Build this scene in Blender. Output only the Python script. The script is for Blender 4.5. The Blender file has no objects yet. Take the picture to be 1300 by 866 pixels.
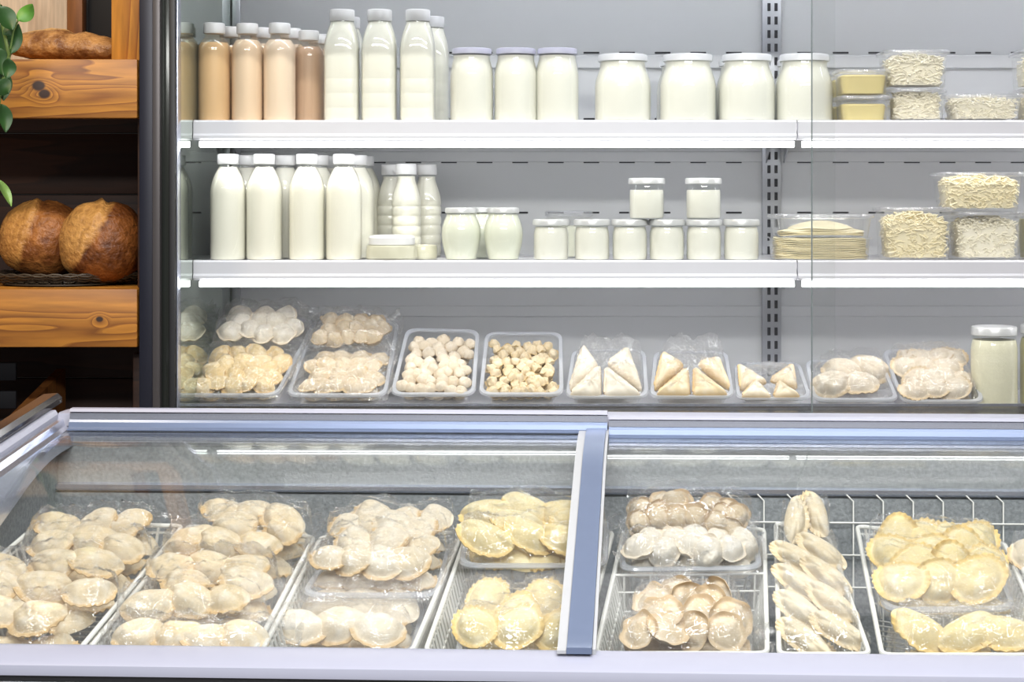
import bpy, bmesh, math, random
import numpy as np
from mathutils import Vector, Matrix, Euler, noise
random.seed(7)
SC = bpy.context.scene
COL = SC.collection
PI = math.pi
# ------------------------------------------------------------------ camera
F, VX, HY, CZ = 2200.0, 730.0, 245.0, 1.30
cam = bpy.data.cameras.new('camera'); cam.sensor_width = 36; cam.lens = 36*F/1300
cam.shift_x = (650-VX)/1300; cam.shift_y = -(433-HY)/1300; cam.clip_start = .05
co = bpy.data.objects.new('camera', cam); co.location = (0, 0, CZ); co.rotation_euler = (PI/2, 0, 0)
COL.objects.link(co); SC.camera = co
def P(x, y, Y): return Vector(((x-VX)/F*Y, Y, CZ-(y-HY)/F*Y))
def onz(x, y, z): return P(x, y, (CZ-z)*F/(y-HY))
def onrim(x, y, dz=0.0):                      # the gently sloping plane of the basket rims
    return P(x, y, (1.02-dz)/(.16+(y-HY)/F))
# ------------------------------------------------------------------ materials
def newmat(name):
    m = bpy.data.materials.new(name); m.use_nodes = True
    nt = m.node_tree; nt.nodes.clear()
    out = nt.nodes.new('ShaderNodeOutputMaterial')
    return m, nt, out
def nd(nt, t, **kw):
    n = nt.nodes.new(t)
    for k, v in kw.items():
        if k in n.inputs: n.inputs[k].default_value = v
        else: setattr(n, k, v)
    return n
def c4(c): return (c[0], c[1], c[2], 1)
def plain(name, col, rough=.5, metal=0, spec=.5, var=.04, scale=30, emis=None, bump=0, coat=0):
    m, nt, out = newmat(name)
    b = nd(nt, 'ShaderNodeBsdfPrincipled', Roughness=rough, Metallic=metal)
    b.inputs['Specular IOR Level'].default_value = spec
    b.inputs['Coat Weight'].default_value = coat
    tc = nd(nt, 'ShaderNodeTexCoord'); no = nd(nt, 'ShaderNodeTexNoise', Scale=scale, Detail=4.0)
    nt.links.new(tc.outputs['Object'], no.inputs['Vector'])
    mx = nd(nt, 'ShaderNodeMix', data_type='RGBA')
    mx.inputs['A'].default_value = c4([max(0, v*(1-var)) for v in col]); mx.inputs['B'].default_value = c4([min(1, v*(1+var)) for v in col])
    nt.links.new(no.outputs['Fac'], mx.inputs['Factor']); nt.links.new(mx.outputs['Result'], b.inputs['Base Color'])
    if bump:
        bp = nd(nt, 'ShaderNodeBump', Strength=bump, Distance=.002)
        nt.links.new(no.outputs['Fac'], bp.inputs['Height']); nt.links.new(bp.outputs['Normal'], b.inputs['Normal'])
    nt.links.new(b.outputs[0], out.inputs[0])
    return m
def lamp_mat(name, col, s):
    m, nt, out = newmat(name)
    e = nd(nt, 'ShaderNodeEmission', Color=c4(col), Strength=s); nt.links.new(e.outputs[0], out.inputs[0])
    return m
def clear(name, tint=(1, 1, 1), haze=.03, hcol=(.9, .92, .95), rough=.03, f0=.05, f90=.8, bump=0, bscale=40, hazevar=False):
    """a thin clear sheet: transparent + fresnel reflection + a little whitish scatter"""
    m, nt, out = newmat(name)
    lw = nd(nt, 'ShaderNodeLayerWeight', Blend=.5)
    pw = nd(nt, 'ShaderNodeMath', operation='POWER'); pw.inputs[1].default_value = 5
    ml = nd(nt, 'ShaderNodeMath', operation='MULTIPLY_ADD'); ml.inputs[1].default_value = f90; ml.inputs[2].default_value = f0
    nt.links.new(lw.outputs['Facing'], pw.inputs[0]); nt.links.new(pw.outputs[0], ml.inputs[0])
    tr = nd(nt, 'ShaderNodeBsdfTransparent', Color=c4(tint)); gl = nd(nt, 'ShaderNodeBsdfGlossy', Roughness=rough, Color=(1, 1, 1, 1))
    df = nd(nt, 'ShaderNodeBsdfDiffuse', Color=c4(hcol)); tl = nd(nt, 'ShaderNodeBsdfTranslucent', Color=c4(hcol))
    dt = nd(nt, 'ShaderNodeMixShader', Fac=.4); nt.links.new(df.outputs[0], dt.inputs[1]); nt.links.new(tl.outputs[0], dt.inputs[2])
    m1 = nd(nt, 'ShaderNodeMixShader', Fac=haze); nt.links.new(tr.outputs[0], m1.inputs[1]); nt.links.new(dt.outputs[0], m1.inputs[2])
    m2 = nd(nt, 'ShaderNodeMixShader'); nt.links.new(ml.outputs[0], m2.inputs[0]); nt.links.new(m1.outputs[0], m2.inputs[1]); nt.links.new(gl.outputs[0], m2.inputs[2])
    if bump or hazevar:
        tc = nd(nt, 'ShaderNodeTexCoord'); no = nd(nt, 'ShaderNodeTexNoise', Scale=bscale, Detail=3.0, Distortion=1.2)
        nt.links.new(tc.outputs['Object'], no.inputs['Vector'])
        if bump:
            bp = nd(nt, 'ShaderNodeBump', Strength=bump, Distance=.007)
            n3 = nd(nt, 'ShaderNodeTexNoise', Scale=bscale*1.3, Detail=2.0, Distortion=2.2); nt.links.new(tc.outputs['Object'], n3.inputs['Vector'])
            rs = nd(nt, 'ShaderNodeMath', operation='SUBTRACT'); rs.inputs[1].default_value = .5; nt.links.new(n3.outputs['Fac'], rs.inputs[0])
            ra = nd(nt, 'ShaderNodeMath', operation='ABSOLUTE'); nt.links.new(rs.outputs[0], ra.inputs[0])
            rm = nd(nt, 'ShaderNodeMapRange'); rm.inputs[1].default_value = 0; rm.inputs[2].default_value = .07; rm.inputs[3].default_value = 1; rm.inputs[4].default_value = 0; nt.links.new(ra.outputs[0], rm.inputs[0])
            rx = nd(nt, 'ShaderNodeMath', operation='MULTIPLY_ADD'); rx.inputs[1].default_value = .55; nt.links.new(rm.outputs[0], rx.inputs[0]); nt.links.new(no.outputs['Fac'], rx.inputs[2])
            nt.links.new(rx.outputs[0], bp.inputs['Height']); nt.links.new(bp.outputs['Normal'], gl.inputs['Normal'])
        if hazevar:
            mr = nd(nt, 'ShaderNodeMapRange'); mr.inputs[1].default_value = .4; mr.inputs[2].default_value = .75
            mr.inputs[3].default_value = haze*.4; mr.inputs[4].default_value = haze*2.6
            nt.links.new(no.outputs['Fac'], mr.inputs[0]); nt.links.new(mr.outputs[0], m1.inputs[0])
    nt.links.new(m2.outputs[0], out.inputs[0])
    return m
def dough(name, a, b, flour=(.9, .87, .82), rough=.75, edge=(.62, .40, .16), ek=.75):
    m, nt, out = newmat(name)
    bs = nd(nt, 'ShaderNodeBsdfPrincipled', Roughness=rough)
    bs.inputs['Specular IOR Level'].default_value = .2
    tc = nd(nt, 'ShaderNodeTexCoord'); oi = nd(nt, 'ShaderNodeObjectInfo')
    ad = nd(nt, 'ShaderNodeVectorMath', operation='ADD'); sc = nd(nt, 'ShaderNodeVectorMath', operation='SCALE'); sc.inputs['Scale'].default_value = 7
    cx = nd(nt, 'ShaderNodeCombineXYZ'); nt.links.new(oi.outputs['Random'], cx.inputs[0]); nt.links.new(oi.outputs['Random'], cx.inputs[1])
    nt.links.new(cx.outputs[0], sc.inputs[0]); nt.links.new(tc.outputs['Object'], ad.inputs[0]); nt.links.new(sc.outputs[0], ad.inputs[1])
    n1 = nd(nt, 'ShaderNodeTexNoise', Scale=28.0, Detail=5.0); n2 = nd(nt, 'ShaderNodeTexNoise', Scale=60.0, Detail=6.0)
    nt.links.new(ad.outputs[0], n1.inputs[0]); nt.links.new(ad.outputs[0], n2.inputs[0])
    mx = nd(nt, 'ShaderNodeMix', data_type='RGBA'); mx.inputs['A'].default_value = c4(a); mx.inputs['B'].default_value = c4(b)
    md = nd(nt, 'ShaderNodeMath', operation='MULTIPLY_ADD'); md.inputs[1].default_value = .55
    nt.links.new(oi.outputs['Random'], md.inputs[0]); nt.links.new(n1.outputs['Fac'], md.inputs[2])
    sb = nd(nt, 'ShaderNodeMath', operation='SUBTRACT', use_clamp=True); sb.inputs[1].default_value = .25
    nt.links.new(md.outputs[0], sb.inputs[0]); nt.links.new(sb.outputs[0], mx.inputs['Factor'])
    rp = nd(nt, 'ShaderNodeMapRange'); rp.inputs[1].default_value = .48; rp.inputs[2].default_value = .68; rp.inputs[4].default_value = .6
    nt.links.new(n2.outputs['Fac'], rp.inputs[0])
    fl = nd(nt, 'ShaderNodeMix', data_type='RGBA'); fl.inputs['B'].default_value = c4(flour)
    nt.links.new(rp.outputs[0], fl.inputs['Factor']); nt.links.new(mx.outputs['Result'], fl.inputs['A']); at = nd(nt, 'ShaderNodeAttribute', attribute_name='rim'); em = nd(nt, 'ShaderNodeMath', operation='MULTIPLY'); em.inputs[1].default_value = ek
    nt.links.new(at.outputs['Fac'], em.inputs[0]); eg = nd(nt, 'ShaderNodeMix', data_type='RGBA'); eg.inputs['B'].default_value = c4(edge)
    nt.links.new(em.outputs[0], eg.inputs['Factor']); nt.links.new(fl.outputs['Result'], eg.inputs['A']); nt.links.new(eg.outputs['Result'], bs.inputs['Base Color'])
    bp = nd(nt, 'ShaderNodeBump', Strength=.6, Distance=.003); nt.links.new(n2.outputs['Fac'], bp.inputs['Height']); nt.links.new(bp.outputs['Normal'], bs.inputs['Normal'])
    nt.links.new(bs.outputs[0], out.inputs[0])
    return m
def wood(name, a, b, axis='X', scale=1.0, knots=(), rough=.45, ring=9.0):
    """long grain along AXIS; knots = local (x, y, z, radius)"""
    m, nt, out = newmat(name)
    bs = nd(nt, 'ShaderNodeBsdfPrincipled', Roughness=rough)
    tc = nd(nt, 'ShaderNodeTexCoord')
    mp = nd(nt, 'ShaderNodeMapping'); s = {'X': (.8, 9, 9), 'Z': (9, 9, .8), 'Y': (9, 1.2, 9)}[axis]
    mp.inputs['Scale'].default_value = [v*scale for v in s]
    nt.links.new(tc.outputs['Object'], mp.inputs['Vector'])
    n1 = nd(nt, 'ShaderNodeTexNoise', Scale=1.0, Detail=3.0, Distortion=.3); nt.links.new(mp.outputs[0], n1.inputs[0])
    val = n1.outputs['Fac']; dark = None
    for (kx, ky, kz, kr) in knots:
        vs = nd(nt, 'ShaderNodeVectorMath', operation='SUBTRACT'); vs.inputs[1].default_value = (kx, ky, kz); nt.links.new(tc.outputs['Object'], vs.inputs[0])
        sc = nd(nt, 'ShaderNodeVectorMath', operation='MULTIPLY'); sc.inputs[1].default_value = (.75, 0, 1.0); nt.links.new(vs.outputs[0], sc.inputs[0])
        ln = nd(nt, 'ShaderNodeVectorMath', operation='LENGTH'); nt.links.new(sc.outputs[0], ln.inputs[0])
        mr = nd(nt, 'ShaderNodeMapRange', interpolation_type='SMOOTHSTEP'); mr.inputs[1].default_value = 0; mr.inputs[2].default_value = kr*3.5; mr.inputs[3].default_value = .13; mr.inputs[4].default_value = 0
        nt.links.new(ln.outputs['Value'], mr.inputs[0])
        ad = nd(nt, 'ShaderNodeMath', operation='ADD'); nt.links.new(val, ad.inputs[0]); nt.links.new(mr.outputs[0], ad.inputs[1]); val = ad.outputs[0]
        dr = nd(nt, 'ShaderNodeMapRange', interpolation_type='SMOOTHSTEP'); dr.inputs[1].default_value = kr*.7; dr.inputs[2].default_value = kr*1.15; dr.inputs[3].default_value = 1; dr.inputs[4].default_value = 0
        nt.links.new(ln.outputs['Value'], dr.inputs[0])
        if dark is None: dark = dr.outputs[0]
        else:
            mm = nd(nt, 'ShaderNodeMath', operation='MAXIMUM'); nt.links.new(dark, mm.inputs[0]); nt.links.new(dr.outputs[0], mm.inputs[1]); dark = mm.outputs[0]
    mu = nd(nt, 'ShaderNodeMath', operation='MULTIPLY'); mu.inputs[1].default_value = ring; nt.links.new(val, mu.inputs[0])
    fr = nd(nt, 'ShaderNodeMath', operation='FRACT'); nt.links.new(mu.outputs[0], fr.inputs[0])
    mp2 = nd(nt, 'ShaderNodeMapping'); mp2.inputs['Scale'].default_value = [v*scale*14 for v in s]; nt.links.new(tc.outputs['Object'], mp2.inputs['Vector'])
    n2 = nd(nt, 'ShaderNodeTexNoise', Scale=1.0, Detail=4.0); nt.links.new(mp2.outputs[0], n2.inputs[0])
    cr = nd(nt, 'ShaderNodeValToRGB'); e = cr.color_ramp.elements
    e[0].position = 0; e[0].color = c4(a); e[1].position = .75; e[1].color = c4([.35*p+.65*q for p, q in zip(a, b)])
    k = e.new(.93); k.color = c4(b); k = e.new(1.0); k.color = c4([.7*p+.3*q for p, q in zip(a, b)])
    nt.links.new(fr.outputs[0], cr.inputs[0])
    mx = nd(nt, 'ShaderNodeMix', data_type='RGBA', blend_type='MULTIPLY'); mx.inputs['Factor'].default_value = .55
    g = nd(nt, 'ShaderNodeMapRange'); g.inputs[1].default_value = .3; g.inputs[2].default_value = .7; g.inputs[3].default_value = .55; g.inputs[4].default_value = 1.15
    nt.links.new(n2.outputs['Fac'], g.inputs[0]); nt.links.new(cr.outputs[0], mx.inputs['A']); nt.links.new(g.outputs[0], mx.inputs['B'])
    fin = mx.outputs['Result']
    if dark is not None:
        kx = nd(nt, 'ShaderNodeMix', data_type='RGBA'); kx.inputs['B'].default_value = (.03, .012, .006, 1)
        nt.links.new(dark, kx.inputs['Factor']); nt.links.new(fin, kx.inputs['A']); fin = kx.outputs['Result']
    nt.links.new(fin, bs.inputs['Base Color'])
    nt.links.new(bs.outputs[0], out.inputs[0])
    return m
def crust(name, base, darkc, lightc, band=None):
    """baked crust: brown with darker blisters, a floury pale band where the score opened (band = local axis vec, offset, width)"""
    m, nt, out = newmat(name)
    bs = nd(nt, 'ShaderNodeBsdfPrincipled', Roughness=.42); bs.inputs['Specular IOR Level'].default_value = .4
    tc = nd(nt, 'ShaderNodeTexCoord')
    n1 = nd(nt, 'ShaderNodeTexNoise', Scale=22.0, Detail=6.0, Roughness=.65); n2 = nd(nt, 'ShaderNodeTexNoise', Scale=90.0, Detail=6.0)
    nt.links.new(tc.outputs['Object'], n1.inputs[0]); nt.links.new(tc.outputs['Object'], n2.inputs[0])
    cr = nd(nt, 'ShaderNodeValToRGB'); e = cr.color_ramp.elements
    e[0].position = .38; e[0].color = c4(darkc); e[1].position = .62; e[1].color = c4(base)
    nt.links.new(n1.outputs['Fac'], cr.inputs[0]); fin = cr.outputs[0]
    if band:
        (ax, off, w) = band
        dt = nd(nt, 'ShaderNodeVectorMath', operation='DOT_PRODUCT'); dt.inputs[1].default_value = ax; nt.links.new(tc.outputs['Object'], dt.inputs[0])
        ad = nd(nt, 'ShaderNodeMath', operation='MULTIPLY_ADD'); ad.inputs[1].default_value = .022; nt.links.new(n1.outputs['Fac'], ad.inputs[0]); nt.links.new(dt.outputs['Value'], ad.inputs[2])
        s1 = nd(nt, 'ShaderNodeMath', operation='SUBTRACT'); s1.inputs[1].default_value = off+.011; nt.links.new(ad.outputs[0], s1.inputs[0])
        ab = nd(nt, 'ShaderNodeMath', operation='ABSOLUTE'); nt.links.new(s1.outputs[0], ab.inputs[0])
        mr = nd(nt, 'ShaderNodeMapRange'); mr.inputs[1].default_value = w*.75; mr.inputs[2].default_value = w*1.05; mr.inputs[3].default_value = 1; mr.inputs[4].default_value = 0
        nt.links.new(ab.outputs[0], mr.inputs[0])
        mx = nd(nt, 'ShaderNodeMix', data_type='RGBA'); mx.inputs['B'].default_value = c4(lightc)
        fl = nd(nt, 'ShaderNodeMath', operation='MULTIPLY'); nt.links.new(mr.outputs[0], fl.inputs[0])
        r2 = nd(nt, 'ShaderNodeMapRange'); r2.inputs[1].default_value = .35; r2.inputs[2].default_value = .6; r2.inputs[3].default_value = .6; r2.inputs[4].default_value = 1
        nt.links.new(n2.outputs['Fac'], r2.inputs[0]); nt.links.new(r2.outputs[0], fl.inputs[1])
        nt.links.new(fl.outputs[0], mx.inputs['Factor']); nt.links.new(fin, mx.inputs['A']); fin = mx.outputs['Result']
    nt.links.new(fin, bs.inputs['Base Color'])
    bp = nd(nt, 'ShaderNodeBump', Strength=.9, Distance=.006); nt.links.new(n2.outputs['Fac'], bp.inputs['Height']); nt.links.new(bp.outputs['Normal'], bs.inputs['Normal'])
    nt.links.new(bs.outputs[0], out.inputs[0])
    return m
M = {}
M['wall_panel'] = plain('painted steel back panel', (.57, .58, .595), .35, 0, .5, .03, 3)
M['slot'] = plain('dark slot', (.02, .02, .025), .8)
M['upright'] = plain('galvanised upright', (.42, .43, .46), .35, .6)
M['mirror'] = plain('tinted mirror side', (.58, .66, .58), .04, .93, var=.02)
M['shelf'] = plain('white shelf steel', (.78, .78, .82), .4, var=.02)
M['rail'] = plain('lilac white price rail', (.66, .66, .715), .35, var=.02)
M['led'] = lamp_mat('led strip', (1.0, 1.0, 1.0), 8.0)
M['tube'] = lamp_mat('canopy lamp', (.95, .97, 1.0), 15.0)
M['black_gloss'] = plain('black glossy sill', (.015, .014, .013), .25, 0, .03)
M['black'] = plain('black gasket', (.012, .012, .014), .5)
M['post_dark'] = plain('dark anodised post', (.009, .010, .020), .4, .2, var=.1)
M['post_grey'] = plain('grey trim', (.075, .068, .07), .35, .4)
M['post_glass'] = plain('dark smoked trim', (.022, .025, .022), .15, .3)
M['door_glass'] = clear('door glass', (.985, .99, .985), .004, f0=.02, f90=.6, rough=.01)
M['door_glass_b'] = clear('sliding door glass', (.955, .955, .95), .012, f0=.02, f90=.6, rough=.01)
M['glass_edge'] = plain('polished glass edge', (.16, .19, .19), .15)
M['lid_glass'] = clear('freezer lid glass', (.97, .98, .985), .008, (.8, .85, .9), .012, f0=.035, f90=.9)
M['alu'] = plain('brushed aluminium rail', (.60, .63, .74), .22, .85, var=.03)
M['alu_blue'] = plain('blue grey lid frame', (.20, .25, .38), .32, .5, var=.04)
M['alu_light'] = plain('light lilac plastic rail', (.35, .36, .45), .38, .0, var=.02)
M['seal'] = plain('grey plastic seal', (.42, .43, .45), .4)
M['guard'] = plain('smoky plastic guard', (.03, .025, .028), .12, .2)
M['liner'] = plain('frosted freezer liner', (.30, .32, .33), .45, .25, var=.55, scale=150, bump=.6)
M['liner_pale'] = plain('pale frosted liner', (.45, .47, .47), .4, .2, var=.4, scale=170, bump=.5)
M['white_body'] = plain('white enamel body', (.7, .7, .74), .35)
M['wire_white'] = plain('white coated wire', (.80, .79, .74), .4)
M['wire_steel'] = plain('steel wire', (.45, .46, .47), .3, .8)
M['milk'] = plain('milk', (.92, .90, .80), .35, var=.01)
M['kefir'] = plain('kefir', (.90, .89, .81), .35, var=.01)
M['yogurt'] = plain('yogurt', (.86, .84, .76), .45, var=.02)
M['whey'] = plain('cream', (.80, .81, .68), .4, var=.02)
M['tan_milk'] = plain('baked milk', (.78, .57, .34), .4, var=.03)
M['pink_milk'] = plain('pale peach milk', (.90, .76, .62), .4, var=.02)
M['rose_milk'] = plain('pale rose milk', (.90, .81, .73), .4, var=.02)
M['cocoa'] = plain('cocoa milk', (.55, .41, .32), .4, var=.03)
M['pet'] = clear('clear bottle plastic', (.98, .98, .96), .03, rough=.06, f0=.06)
M['pet_tan'] = clear('amber tinted plastic', (.975, .92, .84), .03, (.8, .65, .5), rough=.06, f0=.06)
M['glass'] = clear('jar glass', (.97, .98, .97), .02, rough=.03, f0=.06)
M['cap'] = plain('white cap plastic', (.84, .84, .85), .4, var=.01)
M['lid_lilac'] = plain('pale lilac lid', (.56, .56, .70), .35, var=.02)
M['lid_white'] = plain('white metal lid', (.76, .77, .80), .35, var=.02)
M['lid_steel'] = plain('silver white jar lid', (.66, .67, .67), .28, .3)
M['tub'] = clear('clear tub plastic', (.985, .985, .98), .045, (.9, .9, .86), rough=.08, f0=.06)
M['tub_lid'] = clear('frosted tub lid', (.95, .95, .96), .22, (.85, .87, .92), rough=.12, f0=.08)
M['tray'] = clear('clear tray plastic', (.97, .975, .98), .07, (.85, .88, .92), rough=.08, f0=.07)
M['tray_rim'] = clear('milky tray rim', (.95, .96, .98), .62, (.86, .89, .96), rough=.15, f0=.1)
M['film'] = clear('plastic film', (.985, .985, .985), .02, (.96, .97, .98), rough=.06, f0=.12, f90=.75, bump=1.0, bscale=30, hazevar=True)
M['film_milky'] = clear('frosty plastic film', (.98, .98, .98), .06, (.96, .97, .98), rough=.08, f0=.10, f90=.75, bump=.9, bscale=28, hazevar=True)
M['butter'] = plain('yellow butter', (.80, .68, .30), .5, var=.03)
M['cheese'] = plain('shredded cheese', (.95, .86, .60), .5, var=.06, scale=60)
M['cheese_white'] = plain('white shredded cheese', (.95, .90, .74), .5, var=.05, scale=60)
M['soft_cheese'] = plain('soft cheese', (.72, .70, .54), .5, var=.12, scale=50)
M['pancake'] = plain('thin pancake', (.90, .82, .58), .55, var=.08, scale=45)
M['rice'] = plain('grainy curd', (.86, .82, .62), .5, var=.12, scale=240, bump=.4)
M['whey_dark'] = plain('yellow curd', (.60, .55, .25), .5, var=.06)
M['dough_cream'] = dough('cream dough', (.80, .63, .38), (.86, .74, .54), (.91, .85, .73))
M['dough_pale'] = dough('pale floured dough', (.79, .66, .46), (.86, .77, .62), (.91, .85, .75))
M['dough_yellow'] = dough('yellow dough', (.84, .66, .31), (.88, .76, .45), (.91, .84, .62), edge=(.72, .49, .16), ek=.75)
M['dough_tan'] = dough('tan dough', (.62, .49, .32), (.74, .62, .45), (.84, .77, .65), edge=(.62, .46, .28))
M['dough_white'] = dough('white dough', (.79, .71, .57), (.85, .79, .69), (.90, .86, .79), edge=(.78, .62, .42), ek=.5)
M['dough_gold'] = dough('golden dough', (.72, .51, .23), (.80, .64, .38), (.86, .78, .62))
M['dough_floury'] = dough('floury golden dough', (.60, .47, .30), (.68, .58, .44), (.76, .69, .58), edge=(.55, .38, .18), ek=.7)
M['dough_ball'] = dough('pale ball dough', (.60, .50, .37), (.67, .59, .48), (.74, .68, .59))
M['dough_nub'] = dough('small dumpling dough', (.62, .49, .30), (.69, .58, .41), (.76, .68, .54), edge=(.55, .40, .2))
M['dough_soft'] = dough('soft floured dough', (.72, .61, .46), (.78, .70, .57), (.84, .79, .70), edge=(.62, .45, .23), ek=.6)
M['dough_long'] = dough('cream dough of long dumplings', (.80, .65, .41), (.86, .75, .55), (.91, .85, .72), edge=(.82, .64, .38), ek=.6)
M['wood_upper'] = wood('orange pine board with two knots', (.45, .19, .026), (.19, .06, .008), knots=((-.012, 0, .006, .011), (.0, 0, -.011, .010)), ring=15)
M['wood_lower'] = wood('orange pine board with one knot', (.47, .19, .024), (.20, .065, .008), knots=((.065, 0, -.002, .006),), ring=14, scale=.8)
M['wood_side'] = wood('orange pine upright', (.55, .24, .035), (.28, .09, .012), 'Z', ring=6)
M['wood_brown'] = wood('brown pine post', (.26, .10, .025), (.13, .04, .01), 'Z', ring=6)
M['wood_pale'] = wood('pale whitewashed board', (.62, .50, .36), (.45, .33, .22), 'Z', ring=5)
M['wood_dark'] = wood('dark stained boards', (.060, .022, .010), (.022, .008, .004), ring=6, rough=.6)
M['crate'] = plain('black plastic crate', (.006, .006, .008), .7, 0, .2)
M['wicker'] = plain('dark wicker', (.045, .033, .022), .45, var=.4, scale=60)
M['leaf'] = plain('green leaf', (.016, .062, .010), .5, var=.45, scale=25)
M['leaf_mid'] = plain('fresh green leaf', (.07, .20, .02), .5, var=.3, scale=25)
M['leaf_light'] = plain('pale young leaf', (.16, .28, .06), .4, var=.3, scale=30)
M['stem'] = plain('green stem', (.13, .20, .05), .5)
M['floor'] = plain('grey floor tile', (.35, .34, .33), .4, var=.08, scale=4)
M['wall'] = plain('dark painted wall', (.16, .15, .14), .7)
# ------------------------------------------------------------------ object helpers
def link(o): COL.objects.link(o); return o
def tag(o, label=None, cat=None, group=None, kind=None):
    if label: o['label'] = label
    if cat: o['category'] = cat
    if group: o['group'] = group
    if kind: o['kind'] = kind
    return o
def empty(name, loc, label=None, cat=None, group=None, rz=0):
    o = bpy.data.objects.new(name, None); o.location = loc; o.rotation_euler = (0, 0, rz); o.empty_display_size = .05
    link(o); return tag(o, label, cat, group)
class MB:
    def __init__(s): s.v = []; s.f = []
    def add(s, vs, fs):
        b = len(s.v); s.v.extend(Vector(p) for p in vs); s.f.extend(tuple(b+i for i in f) for f in fs); return s
    def box(s, lo, hi, bev=0.0):
        x0, y0, z0 = lo; x1, y1, z1 = hi
        if bev <= 0:
            vs = [(x0,y0,z0),(x1,y0,z0),(x1,y1,z0),(x0,y1,z0),(x0,y0,z1),(x1,y0,z1),(x1,y1,z1),(x0,y1,z1)]
            return s.add(vs, [(0,3,2,1),(4,5,6,7),(0,1,5,4),(1,2,6,5),(2,3,7,6),(3,0,4,7)])
        bm = bmesh.new(); bmesh.ops.create_cube(bm, size=1)
        for v in bm.verts: v.co = Vector(((x0+x1)/2+v.co.x*(x1-x0), (y0+y1)/2+v.co.y*(y1-y0), (z0+z1)/2+v.co.z*(z1-z0)))
        bmesh.ops.bevel(bm, geom=bm.edges[:], offset=bev, segments=2, profile=.5, affect='EDGES')
        bm.verts.index_update(); s.add([v.co.copy() for v in bm.verts], [[v.index for v in f.verts] for f in bm.faces]); bm.free(); return s
    def rings(s, rings, cap0=True, cap1=True, closed=True):
        n = len(rings[0]); vs = [p for r in rings for p in r]; fs = []
        for i in range(len(rings)-1):
            for j in range(n if closed else n-1):
                k = (j+1) % n; fs.append((i*n+j, i*n+k, (i+1)*n+k, (i+1)*n+j))
        if cap0: fs.append(tuple(range(n-1, -1, -1)))
        if cap1: fs.append(tuple(range((len(rings)-1)*n, len(rings)*n)))
        return s.add(vs, fs)
    def lathe(s, prof, seg=28, c=(0, 0, 0), sq=None, cap0=True, cap1=True):
        R = []
        for k, (r, z) in enumerate(prof):
            e = sq[k] if sq else 2.0; ring = []
            for i in range(seg):
                a = 2*PI*i/seg; ca, sa = math.cos(a), math.sin(a)
                q = (abs(ca)**e+abs(sa)**e)**(-1/e); ring.append(Vector((c[0]+r*q*ca, c[1]+r*q*sa, c[2]+z)))
            R.append(ring)
        return s.rings(R, cap0, cap1)
    def tube(s, path, r, seg=6, closed=False, cap=True):
        path = [Vector(p) for p in path]; n = len(path); R = []; up = None
        for i in range(n):
            if closed: t = path[(i+1) % n]-path[i-1]
            else: t = path[min(i+1, n-1)]-path[max(i-1, 0)]
            t.normalize()
            if up is None: up = Vector((0, 0, 1)) if abs(t.z) < .9 else Vector((1, 0, 0))
            a = t.cross(up)
            if a.length < 1e-6: a = t.cross(Vector((0, 1, 0)))
            a.normalize(); b = a.cross(t); up = b
            rr = r[i] if isinstance(r, (list, tuple)) else r
            R.append([path[i]+a*rr*math.cos(2*PI*k/seg)+b*rr*math.sin(2*PI*k/seg) for k in range(seg)])
        if closed: R.append(R[0]); return s.rings(R, False, False)
        return s.rings(R, cap, cap)
    def extrude(s, prof, a, b, closed=True):
        """prof: list of offsets (Vector), swept from a to b"""
        R = [[a+p for p in prof], [b+p for p in prof]]
        return s.rings(R, closed, closed, closed)
    def xf(s, mat): s.v = [mat @ v for v in s.v]; return s
    def build(s, name, mat, parent=None, origin=None, smooth=True, ang=40):
        o0 = Vector(origin) if origin is not None else (Vector(parent.location) if parent is not None else Vector((0, 0, 0)))
        me = bpy.data.meshes.new(name); me.from_pydata([v-o0 for v in s.v], [], s.f); me.validate(); 
        bm = bmesh.new(); bm.from_mesh(me); bmesh.ops.recalc_face_normals(bm, faces=bm.faces[:]); bm.to_mesh(me); bm.free()
        if smooth:
            me.shade_smooth(); me.set_sharp_from_angle(angle=math.radians(ang))
        me.materials.append(mat)
        o = link(bpy.data.objects.new(name, me))
        if parent is not None: o.parent = parent; o.location = (0, 0, 0)
        else: o.location = o0
        return o
def kids(o): return [c for c in bpy.data.objects if c.parent is o]
KID = {}
def copy_tree(o, parent=None):
    c = o.copy(); link(c); c.parent = parent
    if o not in KID: KID[o] = kids(o)
    for ch in KID[o]: copy_tree(ch, c)
    return c
ORD = ['first', 'second', 'third', 'fourth', 'fifth', 'sixth', 'seventh', 'eighth', 'ninth', 'tenth', 'eleventh', 'twelfth', 'thirteenth']
# ================================================================== room
def struct(o): o['kind'] = 'structure'; return o
mb = MB().box((-3.2, -1.2, -.05), (3.2, 4.75, 0)); struct(mb.build('floor', M['floor'], smooth=False))
mb = MB().box((-3.2, 4.6, 0), (3.2, 4.75, 3.1)); struct(mb.build('wall_back', M['wall'], smooth=False))
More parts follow.
